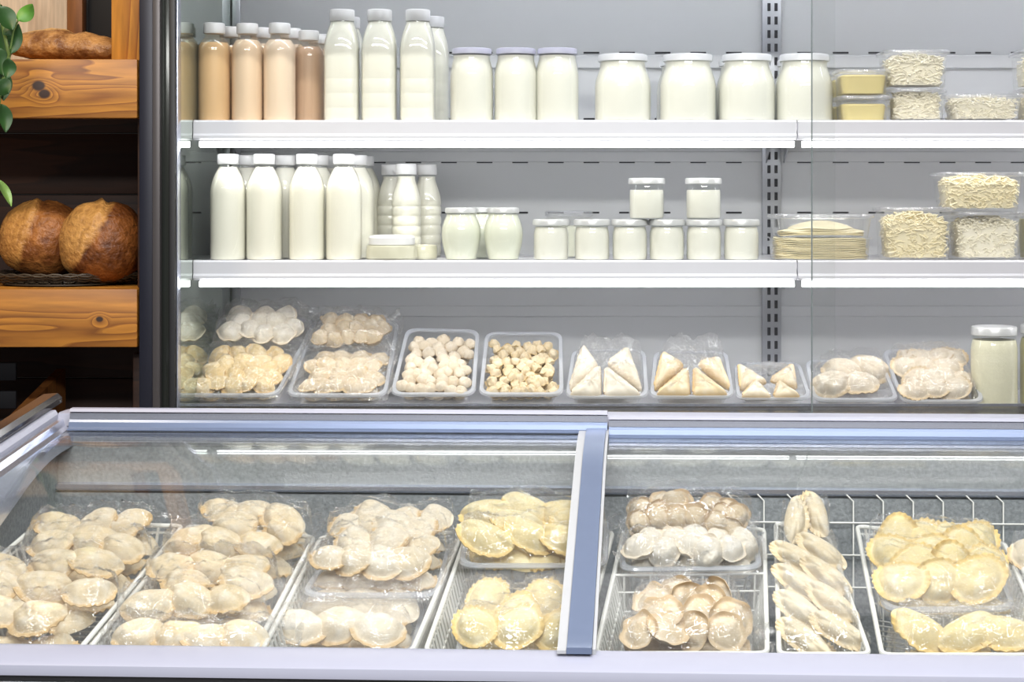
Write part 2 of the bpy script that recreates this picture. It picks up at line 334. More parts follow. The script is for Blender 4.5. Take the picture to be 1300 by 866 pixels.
# ================================================================== bread rack
RX0, RX1 = -1.75, -.9045
rack = empty('bread_rack', (-1.3, 3.58, 0), 'orange pine bread rack with dark boarded back beside the refrigerator', 'shelf')
zU1, zU0 = 1.5766, 1.4546; zL1, zL0 = 1.1015, .981
def partb(name, mat, lo, hi, parent, bev=.003): return MB().box(lo, hi, bev).build(name, mat, parent)
ub = MB().box((-.9, -.016, -.061), (.9, .016, .061), .003); 
def board(name, mat, px, z0, z1, label=None):
    cz = (z0+z1)/2; c = P(px, 0, 3.6); m = MB().box((RX0-c.x, -.02, z0-cz), (RX1-c.x, .02, z1-cz), .003)
    o = m.build(name, mat, None); o.parent = rack; o.location = Vector((c.x, 3.6, cz))-Vector(rack.location)
    if label: o['label'] = label
    return o
board('front_board', M['wood_upper'], 60, zU0, zU1, 'upper orange board with two dark knots')
board('front_board', M['wood_lower'], 90, zL0, zL1, 'lower orange board with one small knot')
partb('shelf_board', M['wood_side'], (RX0, 3.62, zU1-.03), (RX1, 4.02, zU1-.001), rack)
partb('shelf_board', M['wood_side'], (RX0, 3.62, zL1-.03), (RX1, 4.02, zL1-.001), rack)
for k in range(12):                                    # dark horizontal back boards, one panel part
    pass
m = MB()
for k in range(11): m.box((RX0, 4.02, .02+k*.142), (RX1, 4.045, .02+k*.142+.139), .002)
m.build('back_panel', M['wood_dark'], rack)
m = MB(); q = lambda x0, x1, z0, z1, y0, y1: ((x0, y0, z0), (x1, y1, z1))
xa, xb = P(-160, 0, 4.0).x, P(87, 0, 4.0).x
partb('upper_back_panel', M['wood_pale'], (xa, 4.0, zU1+.002), (xb, 4.02, 2.1), rack)['label'] = 'pale whitewashed upper back board'
partb('post', M['wood_brown'], (xb, 3.985, zU1+.002), (P(107, 0, 4.0).x, 4.02, 2.1), rack)
partb('upper_back_panel', M['black'], (P(107, 0, 4.0).x, 4.03, zU1+.002), (RX1, 4.045, 2.1), rack)['label'] = 'near-black sheet standing in for the shade of the gap'  # shade of the open gap, put in as a near-black sheet
sp = MB(); a0 = P(141, 0, 3.66).x
sp.box((a0, 3.66, zU1), (RX1-.001, 4.0, 2.1), .003); sp.build('side_board', M['wood_side'], rack)
sp = MB().box((RX1-.03, 3.66, 0), (RX1-.002, 4.02, zL0-.02), .003); sp.build('side_board', M['wood_dark'], rack)
sp = MB().box((RX1-.012, 3.63, zL1), (RX1-.002, 4.02, zU1-.03), .002); sp.build('side_board', M['wood_dark'], rack)
# --- breads
def blob(fn, nu=40, nv=24):
    m = MB(); R = []
    for i in range(nv+1):
        t = PI*i/nv
        R.append([fn(2*PI*j/nu, t) for j in range(nu)])
    return m.rings(R)
def round_loaf(c, rx, ry, rz, seam, tilt):
    c = Vector(c)
    def fn(a, t):
        d = Vector((math.sin(t)*math.cos(a), math.sin(t)*math.sin(a), math.cos(t)))
        z = d.z
        e = 2.3
        k = (abs(d.x)**e+abs(d.y)**e+abs(d.z)**e)**(-1/e); d = d*k
        s = d.dot(seam[0])-seam[1]
        bump = .05*math.exp(-(s/.07)**2) - .05*math.exp(-((s+.13)/.06)**2)      # raised ear and groove of the score
        r = 1+bump*(1 if d.z > -.2 else .2)+.03*noise.noise(d*2.3+c*3)+.02*noise.noise(d*7+c)+.012*noise.noise(d*18+c)
        p = Vector((d.x*rx, d.y*ry, d.z*rz if d.z > 0 else d.z*rz*.86))*r
        return c+Matrix.Rotation(tilt, 3, 'Y') @ p
    return blob(fn, 64, 40)
cB = M['crust_l'] = crust('round loaf crust', (.38, .145, .036), (.14, .042, .009), (.52, .25, .065), ((-.93, -.25, .28), .062, .036))
M['crust_r'] = crust('round loaf crust with wide floury score', (.27, .09, .02), (.09, .025, .006), (.58, .29, .08), ((-.80, -.3, .52), .070, .042))
M['crust_long'] = crust('long loaf crust', (.46, .23, .075), (.15, .055, .015), (.62, .36, .13), ((0, .2, 1), .045, .02))
sL = 3.78/F
lo1 = P(54, 306, 3.80); o = round_loaf(lo1, 52*sL, .085, 52*sL, (Vector((-.93, -.25, .28)).normalized(), .48), .10).build('round_loaf', M['crust_l'], origin=lo1, ang=180)
tag(o, 'round brown loaf with a pale score band, in wicker basket farther from the refrigerator', 'bread', 'round loaves in the wicker basket')
lo2 = P(131, 311, 3.74); o = round_loaf(lo2, 52*sL, .088, 55*sL, (Vector((-.80, -.3, .52)).normalized(), .5), -.05).build('round_loaf', M['crust_r'], origin=lo2, ang=180)
tag(o, 'round dark loaf with broad floury score, in wicker basket nearer the refrigerator', 'bread', 'round loaves in the wicker basket')
def long_loaf():
    c = P(92, 58, 3.76); L = 80*3.76/F
    def fn(a, t):
        u = -math.cos(t); r = math.sin(t)**.62
        h = .043*(1.0-.18*math.exp(-((u-.04)/.10)**2))*(1-.42*max(0, u-.1))*(1+.12*math.exp(-((u+.35)/.3)**2))
        p = Vector((u*L, r*math.cos(a)*.055, r*math.sin(a)*(h if math.sin(a) > 0 else .026)))
        p *= 1+.05*noise.noise(p*30)+.04*noise.noise(p*70)+.025*noise.noise(p*160)
        p.z += -.010
        return c+Matrix.Rotation(math.radians(2), 3, 'Y') @ p
    o = blob(fn, 48, 48).build('long_loaf', M['crust_long'], origin=c, ang=180)
    return o
o = long_loaf(); tag(o, 'long golden brown loaf lying on the top board of the bread rack', 'bread')
# --- wicker basket
bc = Vector((P(80, 0, 3.78).x, 3.79, zL1)); m = MB()
for k, (rx, ry, z) in enumerate([(.125, .09, .003), (.15, .105, .006), (.168, .115, .010), (.182, .122, .015), (.188, .126, .020)]):
    for ph in (0, PI):
        m.tube([bc+Vector((rx*math.cos(a), ry*math.sin(a), z+.0028*math.sin(18*a+ph)+.003)) for a in [2*PI*i/96 for i in range(96)]], .0022, 5, True)
for i in range(36):
    a = 2*PI*i/36; m.tube([bc+Vector((r*math.cos(a)*1.0, r*.68*math.sin(a), z)) for r, z in ((.03, .004), (.125, .005), (.16, .010), (.186, .022))], .0022, 5)
m.lathe([(.001, .002), (.13, .002), (.13, .004)], 32, bc); 
for i in range(len(m.v)): pass
o = m.build('wicker_basket', M['wicker'], origin=bc); tag(o, 'shallow dark wicker basket under the two round loaves', 'basket')
# --- crate on the bottom left
cc = P(-40, 520, 3.70); cr = empty('bread_crate', Vector((cc.x, 3.75, .62)), 'black plastic crate with a sloping brown wooden side, low on the bread rack', 'crate')
x1 = P(40, 0, 3.7).x
m = MB()
for z in (.66, .72, .78, .84, .90): m.box((RX0+.05, 3.69, z), (x1-.03, 3.70, z+.038), .003)
for x in (-1.6, -1.45, -1.32): m.box((x, 3.685, .62), (x+.02, 3.705, .945), .003)
m.box((RX0+.05, 3.70, .62), (x1-.03, 4.0, .63)); m.build('slatted_front', M['crate'], cr)
m = MB(); pr = [P(50, 470, 3.72), P(52, 540, 3.72), P(-12, 560, 3.50), P(-12, 530, 3.50)]
pr = [Vector((P(52, 0, 3.72).x, 3.90, P(0, 468, 3.9).z)), Vector((P(52, 0, 3.72).x, 3.90, .62)), Vector((P(8, 0, 3.62).x, 3.60, .62)), Vector((P(8, 0, 3.62).x, 3.60, P(0, 548, 3.6).z))]
d = Vector((-.02, 0, 0)); m.rings([pr, [p+d for p in pr]]); m.build('wooden_side', M['wood_brown'], cr, smooth=False)
m = MB().box((RX0, 3.56, .58), (RX1-.03, 4.02, .62), .003); m.build('shelf_board', M['wood_dark'], rack)
# --- climbing plant
pl = empty('trailing_plant', P(0, 150, 3.42)-Vector((0, 0, .0)), 'green leafy plant hanging down the outer side of the bread rack', 'plant')
def leaf(px0, px1, w, mat, Y, bend=.2, curl=.0, side=1):
    a, b = P(px0[0], px0[1], Y), P(px1[0], px1[1], Y+curl); ax = b-a; L = ax.length; ax.normalize()
    sd = ax.cross(Vector((0, 1, 0))).normalized(); n = sd.cross(ax); m = MB(); R = []
    nseg = 14; ww = w*Y/F/2
    for i in range(nseg+1):
        t = i/nseg; wd = ww*math.sin(PI*min(1, t**.8))**.75 if 0 < t < 1 else .0008
        row = []
        for k in range(-3, 4):
            s = k/3; p = a+ax*(L*t)+sd*(wd*s)+n*(-bend*wd*(1-s*s)*side+.012*math.sin(PI*t)*side + .002*abs(s))
            row.append(p)
        R.append(row+[p+Vector((0, .0008, 0)) for p in row[::-1]])
    m.rings(R); return m.build('leaf', mat, pl)
for a in [((22, 26), (41, 5), 20, 'leaf_mid', 3.40), ((-2, 8), (16, 38), 24, 'leaf', 3.38), ((4, 44), (18, 28), 14, 'leaf', 3.41), ((14, 68), (23, 30), 15, 'leaf', 3.41),
          ((-4, 30), (10, 76), 26, 'leaf', 3.44), ((10, 74), (8, 100), 18, 'leaf', 3.36), ((-6, 60), (4, 96), 24, 'leaf', 3.42), ((2, 88), (4, 128), 20, 'leaf', 3.43), ((2, 132), (7, 168), 18, 'leaf', 3.41),
          ((-6, 104), (11, 118), 24, 'leaf', 3.40), ((-3, 228), (14, 262), 11, 'leaf_light', 3.42), ((-14, 20), (2, 6), 16, 'leaf', 3.45), ((-12, 130), (2, 152), 18, 'leaf', 3.45)]:
    leaf(a[0], a[1], a[2], M[a[3]], a[4])
m = MB(); m.tube([P(x, y, 3.43) for x, y in ((-8, -30), (-2, 5), (6, 45), (12, 70), (7, 90), (0, 120), (-4, 150), (-9, 200), (-4, 228))], .0035, 6)
m.tube([P(12, 70, 3.42), P(17, 40, 3.41), P(23, 26, 3.40)], .0018, 6); m.build('stem', M['stem'], pl)
# ================================================================== refrigerator
XS, XJ, XE = -.827, .481, 1.75          # inner side wall, shelf joint, right end
YF, YB = 3.75, 4.18
fr = empty('display_refrigerator', (.45, 3.9, 0), 'tall open white display refrigerator with lit shelves of dairy behind glass doors', 'refrigerator')
m = MB(); m.box((XS-.02, YB, .6), (XE, YB+.04, 2.15))
m.box((XS, YB-.010, 1.60), (XE, YB, 1.632), .003); m.box((XS, YB-.006, 1.375), (XE, YB, 1.40), .002); m.box((XS, YB-.006, 1.002), (XE, YB, 1.028), .002)
nslot = len(m.f)
def zb(y): return P(0, y, YB).z
for y in (-18, 67, 151, 206, 270, 392):
    if y == 392: continue
    k = 0
    for i in range(-6, 26):
        x = 570+45.2*i
        if abs(x-978) < 20 or x < 300: continue
        if y in (206, 270, 67, 151, -18): m.box((P(x-10, 0, YB).x, YB-.0015, zb(y)-.0022), (P(x+10, 0, YB).x, YB+.001, zb(y)+.0022))
bp_ = m.build('back_panel', M['wall_panel'], fr, smooth=False); bp_.data.materials.append(M['slot'])
for pl_ in bp_.data.polygons:
    if pl_.index >= nslot: pl_.material_index = 1
up = MB().box((P(967, 0, YB).x, YB-.012, .8), (P(991, 0, YB).x, YB, 2.1), .002).build('upright', M['upright'], fr)
m = MB()
for sx in (975.5, 984.5):
    for k in range(56):
        z = .86+k*.0325; m.box((P(sx-2, 0, YB).x, YB-.0135, z), (P(sx+2, 0, YB).x, YB-.011, z+.019))
m.build('slot_row', M['slot'], up, origin=fr.location, smooth=False)
up2 = MB().box((XS+.002, YB-.012, .8), (XS+.022, YB, 2.1), .002).build('upright', M['upright'], fr)
MB().box((XS-.02, 3.62, .78), (XS, YB, 2.15)).build('mirror_side', M['mirror'], fr, smooth=False)
MB().box((XE+.001, 3.60, .0), (XE+.03, YB+.04, 2.15), .003).build('side_panel', M['shelf'], fr)
MB().box((XS-.02, 3.60, 1.98), (XE, YB+.04, 2.15)).build('canopy', M['shelf'], fr)
MB().box((XS-.02, 3.62, 1.745), (XE, 3.66, 1.979), .004).build('added_lamp_screen', M['post_dark'], fr)  # unseen dark screen, added to keep the canopy lamp out of lid reflections
MB().box((XS, 3.772, .8246), (XE, YB, .8254)).build('deck', M['shelf'], fr, smooth=False)
m = MB(); m.tube([(XS+.05, 3.72, 1.955), (XE-.05, 3.72, 1.955)], .018, 8); m.build('canopy_lamp', M['tube'], fr)
m = MB(); m.box((XS-.02, 3.56, 0), (XE, YB, .8243), .004); m.build('cabinet_base', M['black'], fr)
MB().box((XS, 3.56, .830), (XE, 3.771, .8415)).build('sill', M['black_gloss'], fr, smooth=False)
MB().box((XS, 3.70, .8445), (XE, 3.7035, .850)).build('sill_trim', M['alu'], fr, smooth=False)
# shelves
def shelf(x0, x1, zt):
    s = MB().box((x0+.002, YF+.012, zt-.020), (x1-.002, YB-.013, zt-.002), .002).build('shelf', M['shelf'], fr)
    pr = [Vector((0, y, z)) for y, z in ((0.014, zt-.001), (0.004, zt+.001), (0, zt-.003), (.000, zt-.028), (-.003, zt-.033), (-.003, zt-.038), (.003, zt-.042), (.014, zt-.042))]
    e = MB().extrude(pr, Vector((x0, YF, 0)), Vector((x1, YF, 0))).build('price_rail', M['rail'], s, origin=fr.location, ang=25)
    pr = [Vector((0, y, z)) for y, z in ((.005, zt-.0445), (.003, zt-.055), (.009, zt-.0575), (.03, zt-.0575), (.03, zt-.0445))]
    MB().extrude(pr, Vector((x0+.012, YF, 0)), Vector((x1-.004, YF, 0))).build('light_strip', M['led'], s, origin=fr.location, ang=25)
    for bx in (x0+.02, x1-.02):
        m = MB()
        pts = [(YF+.03, zt-.021), (YF+.03, zt-.03), (YB-.10, zt-.045), (YB-.035, zt-.075), (YB-.014, zt-.085), (YB-.014, zt-.021)]
        m.rings([[Vector((bx-.0015, y, z)) for y, z in pts], [Vector((bx+.0015, y, z)) for y, z in pts]])
        m.build('shelf_bracket', M['upright'], s, origin=fr.location, smooth=False)
Z1, Z2 = P(0, 153, YF).z, P(0, 331, YF).z
for z in (Z1, Z2):
    shelf(XS+.001, XJ-.0015, z); shelf(XJ+.0015, XE, z)
# post and doors
pY = 3.575
def pb(name, mat, xa, xb, y0, y1): return MB().box((P(xa, 0, pY).x, y0, 0), (P(xb, 0, pY).x, y1, 2.15), .002).build(name, mat, fr)
pb('post', M['post_dark'], 176.5, 194, pY, 4.2); pb('post_trim', M['post_grey'], 194, 203.5, pY-.004, 3.66); pb('post_trim', M['post_glass'], 203.5, 214, pY+.010, 3.66)
pb('door_gasket', M['black'], 214, 221.5, pY+.004, 3.62); pb('post_trim', M['alu'], 221.5, 223.5, pY+.016, 3.62)
m = MB().box((P(223, 0, 3.6).x, 3.604, .845), (XJ+.06, 3.609, 2.0)); m.build('glass_door', M['door_glass'], fr, smooth=False)
xd = P(1031, 0, 3.585).x
gd = MB().box((xd, 3.585, .845), (XE, 3.590, 2.0)).build('glass_door', M['door_glass_b'], fr, smooth=False)
MB().box((xd-.0015, 3.5845, .845), (xd+.0008, 3.5905, 2.0)).build('door_edge', M['glass_edge'], gd, origin=fr.location, smooth=False)
# ================================================================== vessels
def vessel(name, outer, fill_top, mats, lid_prof, sq=None, seg=28, neck=None):
    """outer profile -> shell; the same profile inset and cut at fill_top -> contents; lid"""
    root = empty(name, (0, 0, 0))
    MB().lathe(outer, seg, sq=sq, cap1=False).build('shell', mats[0], root)
    inn = []; se = []
    for k, (r, z) in enumerate(outer):
        z2 = max(z, .002)
        if z2 <= fill_top: inn.append((max(.001, r-.0015), z2)); se.append(sq[k] if sq else 2)
        else:
            r0, z0 = outer[k-1]; t = (fill_top-z0)/(z-z0); inn.append((r0+(r-r0)*t-.0015, fill_top)); se.append(sq[k] if sq else 2); break
    MB().lathe(inn, seg, sq=se).build('contents', mats[1], root)
    lid = MB().lathe(lid_prof, 32).build('cap' if 'bottle' in name else 'lid', mats[2], root)
    return root
def cap_prof(r, z0, z1): return [(r*.97, z0), (r, z0+.001), (r, z1-.003), (r*.97, z1-.0008), (r*.90, z1)]
def bottle_prof(R, H, rn, zs, zn, zc):
    p = [(R*.90, 0), (R*.975, .003), (R, .010), (R, H*zs*.5), (R, H*zs)]
    for t in (.15, .3, .45, .6, .72, .84, .93, 1):
        z = H*zs+(H*zn-H*zs)*t; r = rn+(R-rn)*math.cos(t*PI/2)**.85 if t < 1 else rn
        p.append((r, z))
    p.append((rn, H*zc)); return p
PROTO = {}
def milk_bottle(name, R, H, rn, rc, zs, zn, zc, mats, fill):
    pr = bottle_prof(R, H, rn, zs, zn, zc); return vessel(name, pr, H*fill, mats, cap_prof(rc, H*zc, H))
B_tall = milk_bottle('milk_bottle', .0398, .2335, .0208, .0234, .632, .874, .905, (M['pet'], M['milk'], M['cap']), .880)
B_tan = milk_bottle('milk_bottle', .0365, .2180, .0205, .0234, .72, .855, .893, (M['pet_tan'], M['tan_milk'], M['cap']), .80)
B_peach = milk_bottle('milk_bottle', .0350, .2170, .0205, .0234, .72, .855, .893, (M['pet_tan'], M['pink_milk'], M['cap']), .83)
B_rose = milk_bottle('milk_bottle', .0360, .2175, .0205, .0234, .72, .855, .893, (M['pet_tan'], M['rose_milk'], M['cap']), .83)
B_cocoa = milk_bottle('milk_bottle', .0350, .2060, .0205, .0225, .72, .855, .893, (M['pet_tan'], M['cocoa'], M['cap']), .82)
def square_bottle():
    R, H = .0385, .2470; rn = .0265
    pr, sq = [(R*.92, 0), (R*.98, .003), (R, .009)], [4, 4, 4]
    for zg in (.030, .062, .094):
        for dz, k in ((-.003, 1), (-.001, .993), (.001, .993), (.003, 1)): pr.append((R*k, zg+dz)); sq.append(4.5)
    pr += [(R, .13), (R, H*.64)]; sq += [4.5, 4.5]
    for t in (.12, .25, .4, .55, .7, .85, 1):
        z = H*(.64+(.88-.64)*t); r = rn+(R-rn)*math.cos(t*PI/2)**.9 if t < 1 else rn
        pr.append((r, z)); sq.append(4.2-2.2*t)
    pr.append((rn, H*.896)); sq.append(2)
    return vessel('milk_bottle', pr, H*.89, (M['pet'], M['kefir'], M['cap']), cap_prof(.0272, H*.896, H), sq, 40)
B_square = square_bottle()
def ribbed_bottle():
    R, H, rn = .0345, .2140, .0205
    pr = [(R*.9, 0), (R*.98, .004)]
    for k in range(5):
        z = .006+k*.0225
        for dz, s in ((0, .93), (.003, .985), (.008, 1), (.014, 1), (.019, .985), (.022, .93)): pr.append((R*s, z+dz))
    for t in (0, .2, .4, .6, .8, 1): pr.append((rn*1.02+(R-rn*1.02)*math.cos(t*PI/2)**1.15*(.985), .122+.056*t))
    pr.append((rn, .183)); pr.append((rn, .190))
    return vessel('kefir_bottle', pr, .186, (M['pet'], M['milk'], M['cap']), cap_prof(.0232, .190, H))
B_rib = ribbed_bottle()
def lid_p(r, z0, z1): return [(r*.965, z0), (r, z0+.0012), (r, z1-.004), (r*.97, z1-.0012), (r*.90, z1-.0002), (r*.86, z1-.0012)]
J_tall = vessel('dairy_jar', [(.043, 0), (.0475, .004), (.0482, .010), (.0482, .100), (.0475, .110), (.0445, .128), (.0420, .137), (.0415, .141), (.0415, .155)], .1465, (M['glass'], M['yogurt'], M['lid_lilac']), lid_p(.0437, .149, .163))
J_big = vessel('dairy_jar', [(.056, 0), (.0618, .005), (.0630, .012), (.0630, .080), (.0610, .092), (.056, .108), (.0525, .118), (.0510, .124), (.0510, .142)], .135, (M['glass'], M['yogurt'], M['lid_white']), lid_p(.0548, .134, .1505))
J_belly = vessel('dairy_jar', [(.029, 0), (.034, .003), (.038, .018), (.0425, .040), (.0440, .056), (.0430, .072), (.038, .088), (.0335, .097), (.0325, .101), (.0325, .108)], .1015, (M['glass'], M['whey'], M['lid_steel']), lid_p(.0352, .1035, .116))
J_small = vessel('dairy_jar', [(.033, 0), (.0375, .003), (.0388, .008), (.0388, .058), (.0375, .066), (.0362, .070), (.0362, .084)], .0735, (M['glass'], M['yogurt'], M['lid_steel']), lid_p(.0406, .0765, .0905))
J_half = vessel('dairy_jar', [(.033, 0), (.0375, .003), (.0388, .008), (.0388, .058), (.0375, .066), (.0362, .070), (.0362, .084)], .0640, (M['glass'], M['yogurt'], M['lid_steel']), lid_p(.0406, .0765, .0905))
J_huge = vessel('curd_jar', [(.044, 0), (.0500, .005), (.0515, .012), (.0515, .130), (.050, .142), (.0475, .150), (.0470, .168)], .150, (M['glass'], M['rice'], M['lid_steel']), lid_p(.0500, .160, .180))
J_yellow = vessel('curd_jar', [(.044, 0), (.0500, .005), (.0515, .012), (.0515, .130), (.050, .142), (.0475, .150), (.0470, .168)], .150, (M['glass'], M['whey_dark'], M['lid_steel']), lid_p(.0500, .160, .180))
USED = set()
def put(proto, px, Y, z, label, cat, group, rz=None):
    r = proto if proto not in USED else copy_tree(proto)
    USED.add(proto)
    r.location = (P(px, 0, Y).x, Y, z); r.rotation_euler = (0, 0, random.uniform(0, 6) if rz is None else rz)
    return tag(r, label, cat, group)
s1, s2 = Z1-.0015, Z2-.0015
gF = 'flavoured milk bottles on the top shelf'
put(B_tan, 272, 3.81, s1, 'tan baked milk bottle, first in the top shelf row', 'bottle', gF)
put(B_peach, 314, 3.81, s1, 'pale peach milk bottle between the tan bottle and the pale rose bottle', 'bottle', gF)
put(B_rose, 355, 3.81, s1, 'pale rose milk bottle just before the smaller brown cocoa bottle', 'bottle', gF)
put(B_cocoa, 392, 3.86, s1, 'brown cocoa milk bottle standing before the large white square bottles', 'bottle', gF)
put(B_tan, 292, 3.90, s1, 'tan bottle mostly hidden behind the gap of tan and peach bottles', 'bottle', gF)
put(B_peach, 331, 3.91, s1, 'peach bottle mostly hidden behind the gap of peach and rose bottles', 'bottle', gF)
put(B_rose, 369, 3.93, s1, 'rose bottle mostly hidden between front rose bottle and cocoa bottle', 'bottle', gF)
put(B_cocoa, 404, 3.95, s1, 'second brown cocoa bottle hidden behind the front cocoa bottle', 'bottle', gF)
gS = 'large white square milk bottles on the top shelf'
for px, t in ((434.5, 'large white square milk bottle standing next to the brown cocoa bottle'), (482, 'large white square milk bottle, middle one of the three in front'), (530.5, 'large white square milk bottle, last of three in front, before the lilac lidded jars')):
    put(B_square, px, 3.81, s1, t, 'bottle', gS, 0)
put(B_square, 549, 3.96, s1, 'white square bottle behind the front trio, peeking out beside the jars', 'bottle', gS, 0)
put(B_square, 442, 3.97, s1, 'white square bottle hidden behind the front one next to cocoa bottle', 'bottle', gS, 0)
gJ = 'lilac lidded jars on the top shelf'
for px, t in ((599, 'tall white yogurt jar with pale lilac lid beside the square bottles'), (655, 'tall white yogurt jar with lilac lid, middle of the lilac trio'), (707.5, 'tall white yogurt jar with lilac lid, nearest the wide white lidded jars')): put(J_tall, px, 3.82, s1, t, 'jar', gJ)
gW = 'wide white lidded jars on the top shelf'
for px, t in ((790.5, 'wide white lidded yogurt jar, first after the lilac lidded jars'), (873, 'wide white lidded yogurt jar, second of the four wide ones'), (948, 'wide white lidded yogurt jar, third of four, before the slotted upright'), (1021, 'wide white lidded yogurt jar standing behind the glass door edge')): put(J_big, px, 3.83, s1, t, 'jar', gW)
for px, t in ((868, 'wide jar of the second row, mostly hidden behind the second front jar'), (943, 'wide jar of the second row, mostly hidden behind the third front jar'), (1017, 'wide jar of the second row, mostly hidden behind the jar at door edge')): put(J_big, px, 3.98, s1, t, 'jar', gW)
gM = 'tall milk bottles on the middle shelf'
for px, t in ((289.5, 'front row'), (335.5, 'front row'), (389.5, 'front row'), (436.5, 'front row')): pass
for px, t in ((289.5, 'tall milk bottle at the front, nearest the mirrored side wall'), (335.5, 'tall milk bottle at the front, second from the mirrored side wall'), (389.5, 'tall milk bottle at the front, third from the mirrored side wall'), (436.5, 'tall milk bottle at the front, nearest the ribbed kefir bottles')): put(B_tall, px, 3.815, s2, t, 'bottle', gM)
for px, Y, t in ((312, 3.93, 'tall milk bottle behind the gap of first and second front bottles'), (362, 3.93, 'tall milk bottle behind the gap of second and third front bottles'), (404, 3.93, 'tall milk bottle behind the gap of third and fourth front bottles'), (453, 3.92, 'tall milk bottle just behind the front bottle nearest the kefir bottles'), (462, 4.03, 'rearmost tall milk bottle peeking out before the kefir bottles'), (421, 4.03, 'rearmost tall milk bottle mostly hidden behind the fourth front bottle')): put(B_tall, px, Y, s2, t, 'bottle', gM)
gK = 'ribbed kefir bottles on the middle shelf'
for px, Y, t in ((516, 3.92, 'ribbed white kefir bottle standing foremost behind the flat cheese packs'), (497, 4.02, 'ribbed kefir bottle behind the foremost one, on the milk bottle side'), (542, 4.01, 'ribbed kefir bottle behind the foremost one, on the round jar side')): put(B_rib, px, Y, s2, t, 'bottle', gK)
gR = 'round bellied jars on the middle shelf'
for px, Y, t in ((585.5, 3.82, 'round bellied cream jar in front, nearer the kefir bottles'), (639, 3.82, 'round bellied cream jar in front, nearer the small yogurt jars'), (612, 3.93, 'round bellied cream jar behind the gap between the front pair')): put(J_belly, px, Y, s2, t, 'jar', gR)
gY = 'small yogurt jars on the middle shelf'
for i, px in enumerate((699.5, 751.5, 799.5, 846.5, 893.5, 941)): put(J_small, px, 3.815, s2, f'small yogurt jar on the shelf, {ORD[i]} of six counted from the round jars', 'jar', gY)
put(J_half, 821, 3.815, s2+.0907, 'small yogurt jar stacked on the third and fourth shelf jars', 'jar', gY)
put(J_half, 893, 3.815, s2+.0907, 'small yogurt jar stacked alone on the fifth shelf jar', 'jar', gY)
put(J_huge, 1262, 3.83, .826, 'big jar of pale grainy curd on the lowest deck beside the last tray', 'jar', 'curd jars on the lowest deck')
put(J_yellow, 1324, 3.87, .826, 'yellow curd jar at the edge, behind the big grainy curd jar', 'jar', 'curd jars on the lowest deck')
# ------------------------------------------------------------------ tubs
def rrect(w, d, r, z, n=5, c=(0, 0, 0)):
    pts = []
    for cx, cy, a0 in ((w/2-r, d/2-r, 0), (-w/2+r, d/2-r, PI/2), (-w/2+r, -d/2+r, PI), (w/2-r, -d/2+r, 3*PI/2)):
        for k in range(n+1): a = a0+PI/2*k/n; pts.append(Vector((c[0]+cx+r*math.cos(a), c[1]+cy+r*math.sin(a), c[2]+z)))
    return pts
def tub(loc, wt, wb, d, h, label, group, r=.022, name='plastic_tub', rz=0, lid=True):
    e = empty(name, loc, label, 'tub', group, rz); k = wb/wt
    m = MB(); m.rings([rrect(wb-.006, d*k-.006, r*.8, 0), rrect(wb, d*k, r, .003), rrect(wt, d, r, h-.010), rrect(wt+.010, d+.010, r+.004, h-.009), rrect(wt+.010, d+.010, r+.004, h-.006)], True, False)
    m.build('tub_body', M['tub'], e, origin=(0, 0, 0))
    if lid:
        m = MB(); m.rings([rrect(wt+.013, d+.013, r+.005, h-.009), rrect(wt+.014, d+.014, r+.005, h-.004), rrect(wt+.010, d+.010, r+.004, h-.001), rrect(wt-.004, d-.004, r, h-.001), rrect(wt-.008, d-.008, r, h-.004)], False, True)
        m.build('tub_lid', M['tub_lid'], e, origin=(0, 0, 0))
    return e
def filling(e, name, mat, wt, wb, d, h, z1):
    k = wb/wt; t = z1/h; w1 = wb+(wt-wb)*t
    m = MB(); m.rings([rrect(wb-.010, d*k-.010, .016, .004), rrect(w1-.006, (k+(1-k)*t)*d-.006, .018, z1-.004), rrect(w1-.012, (k+(1-k)*t)*d-.012, .018, z1)])
    return m.build(name, mat, e, origin=(0, 0, 0))
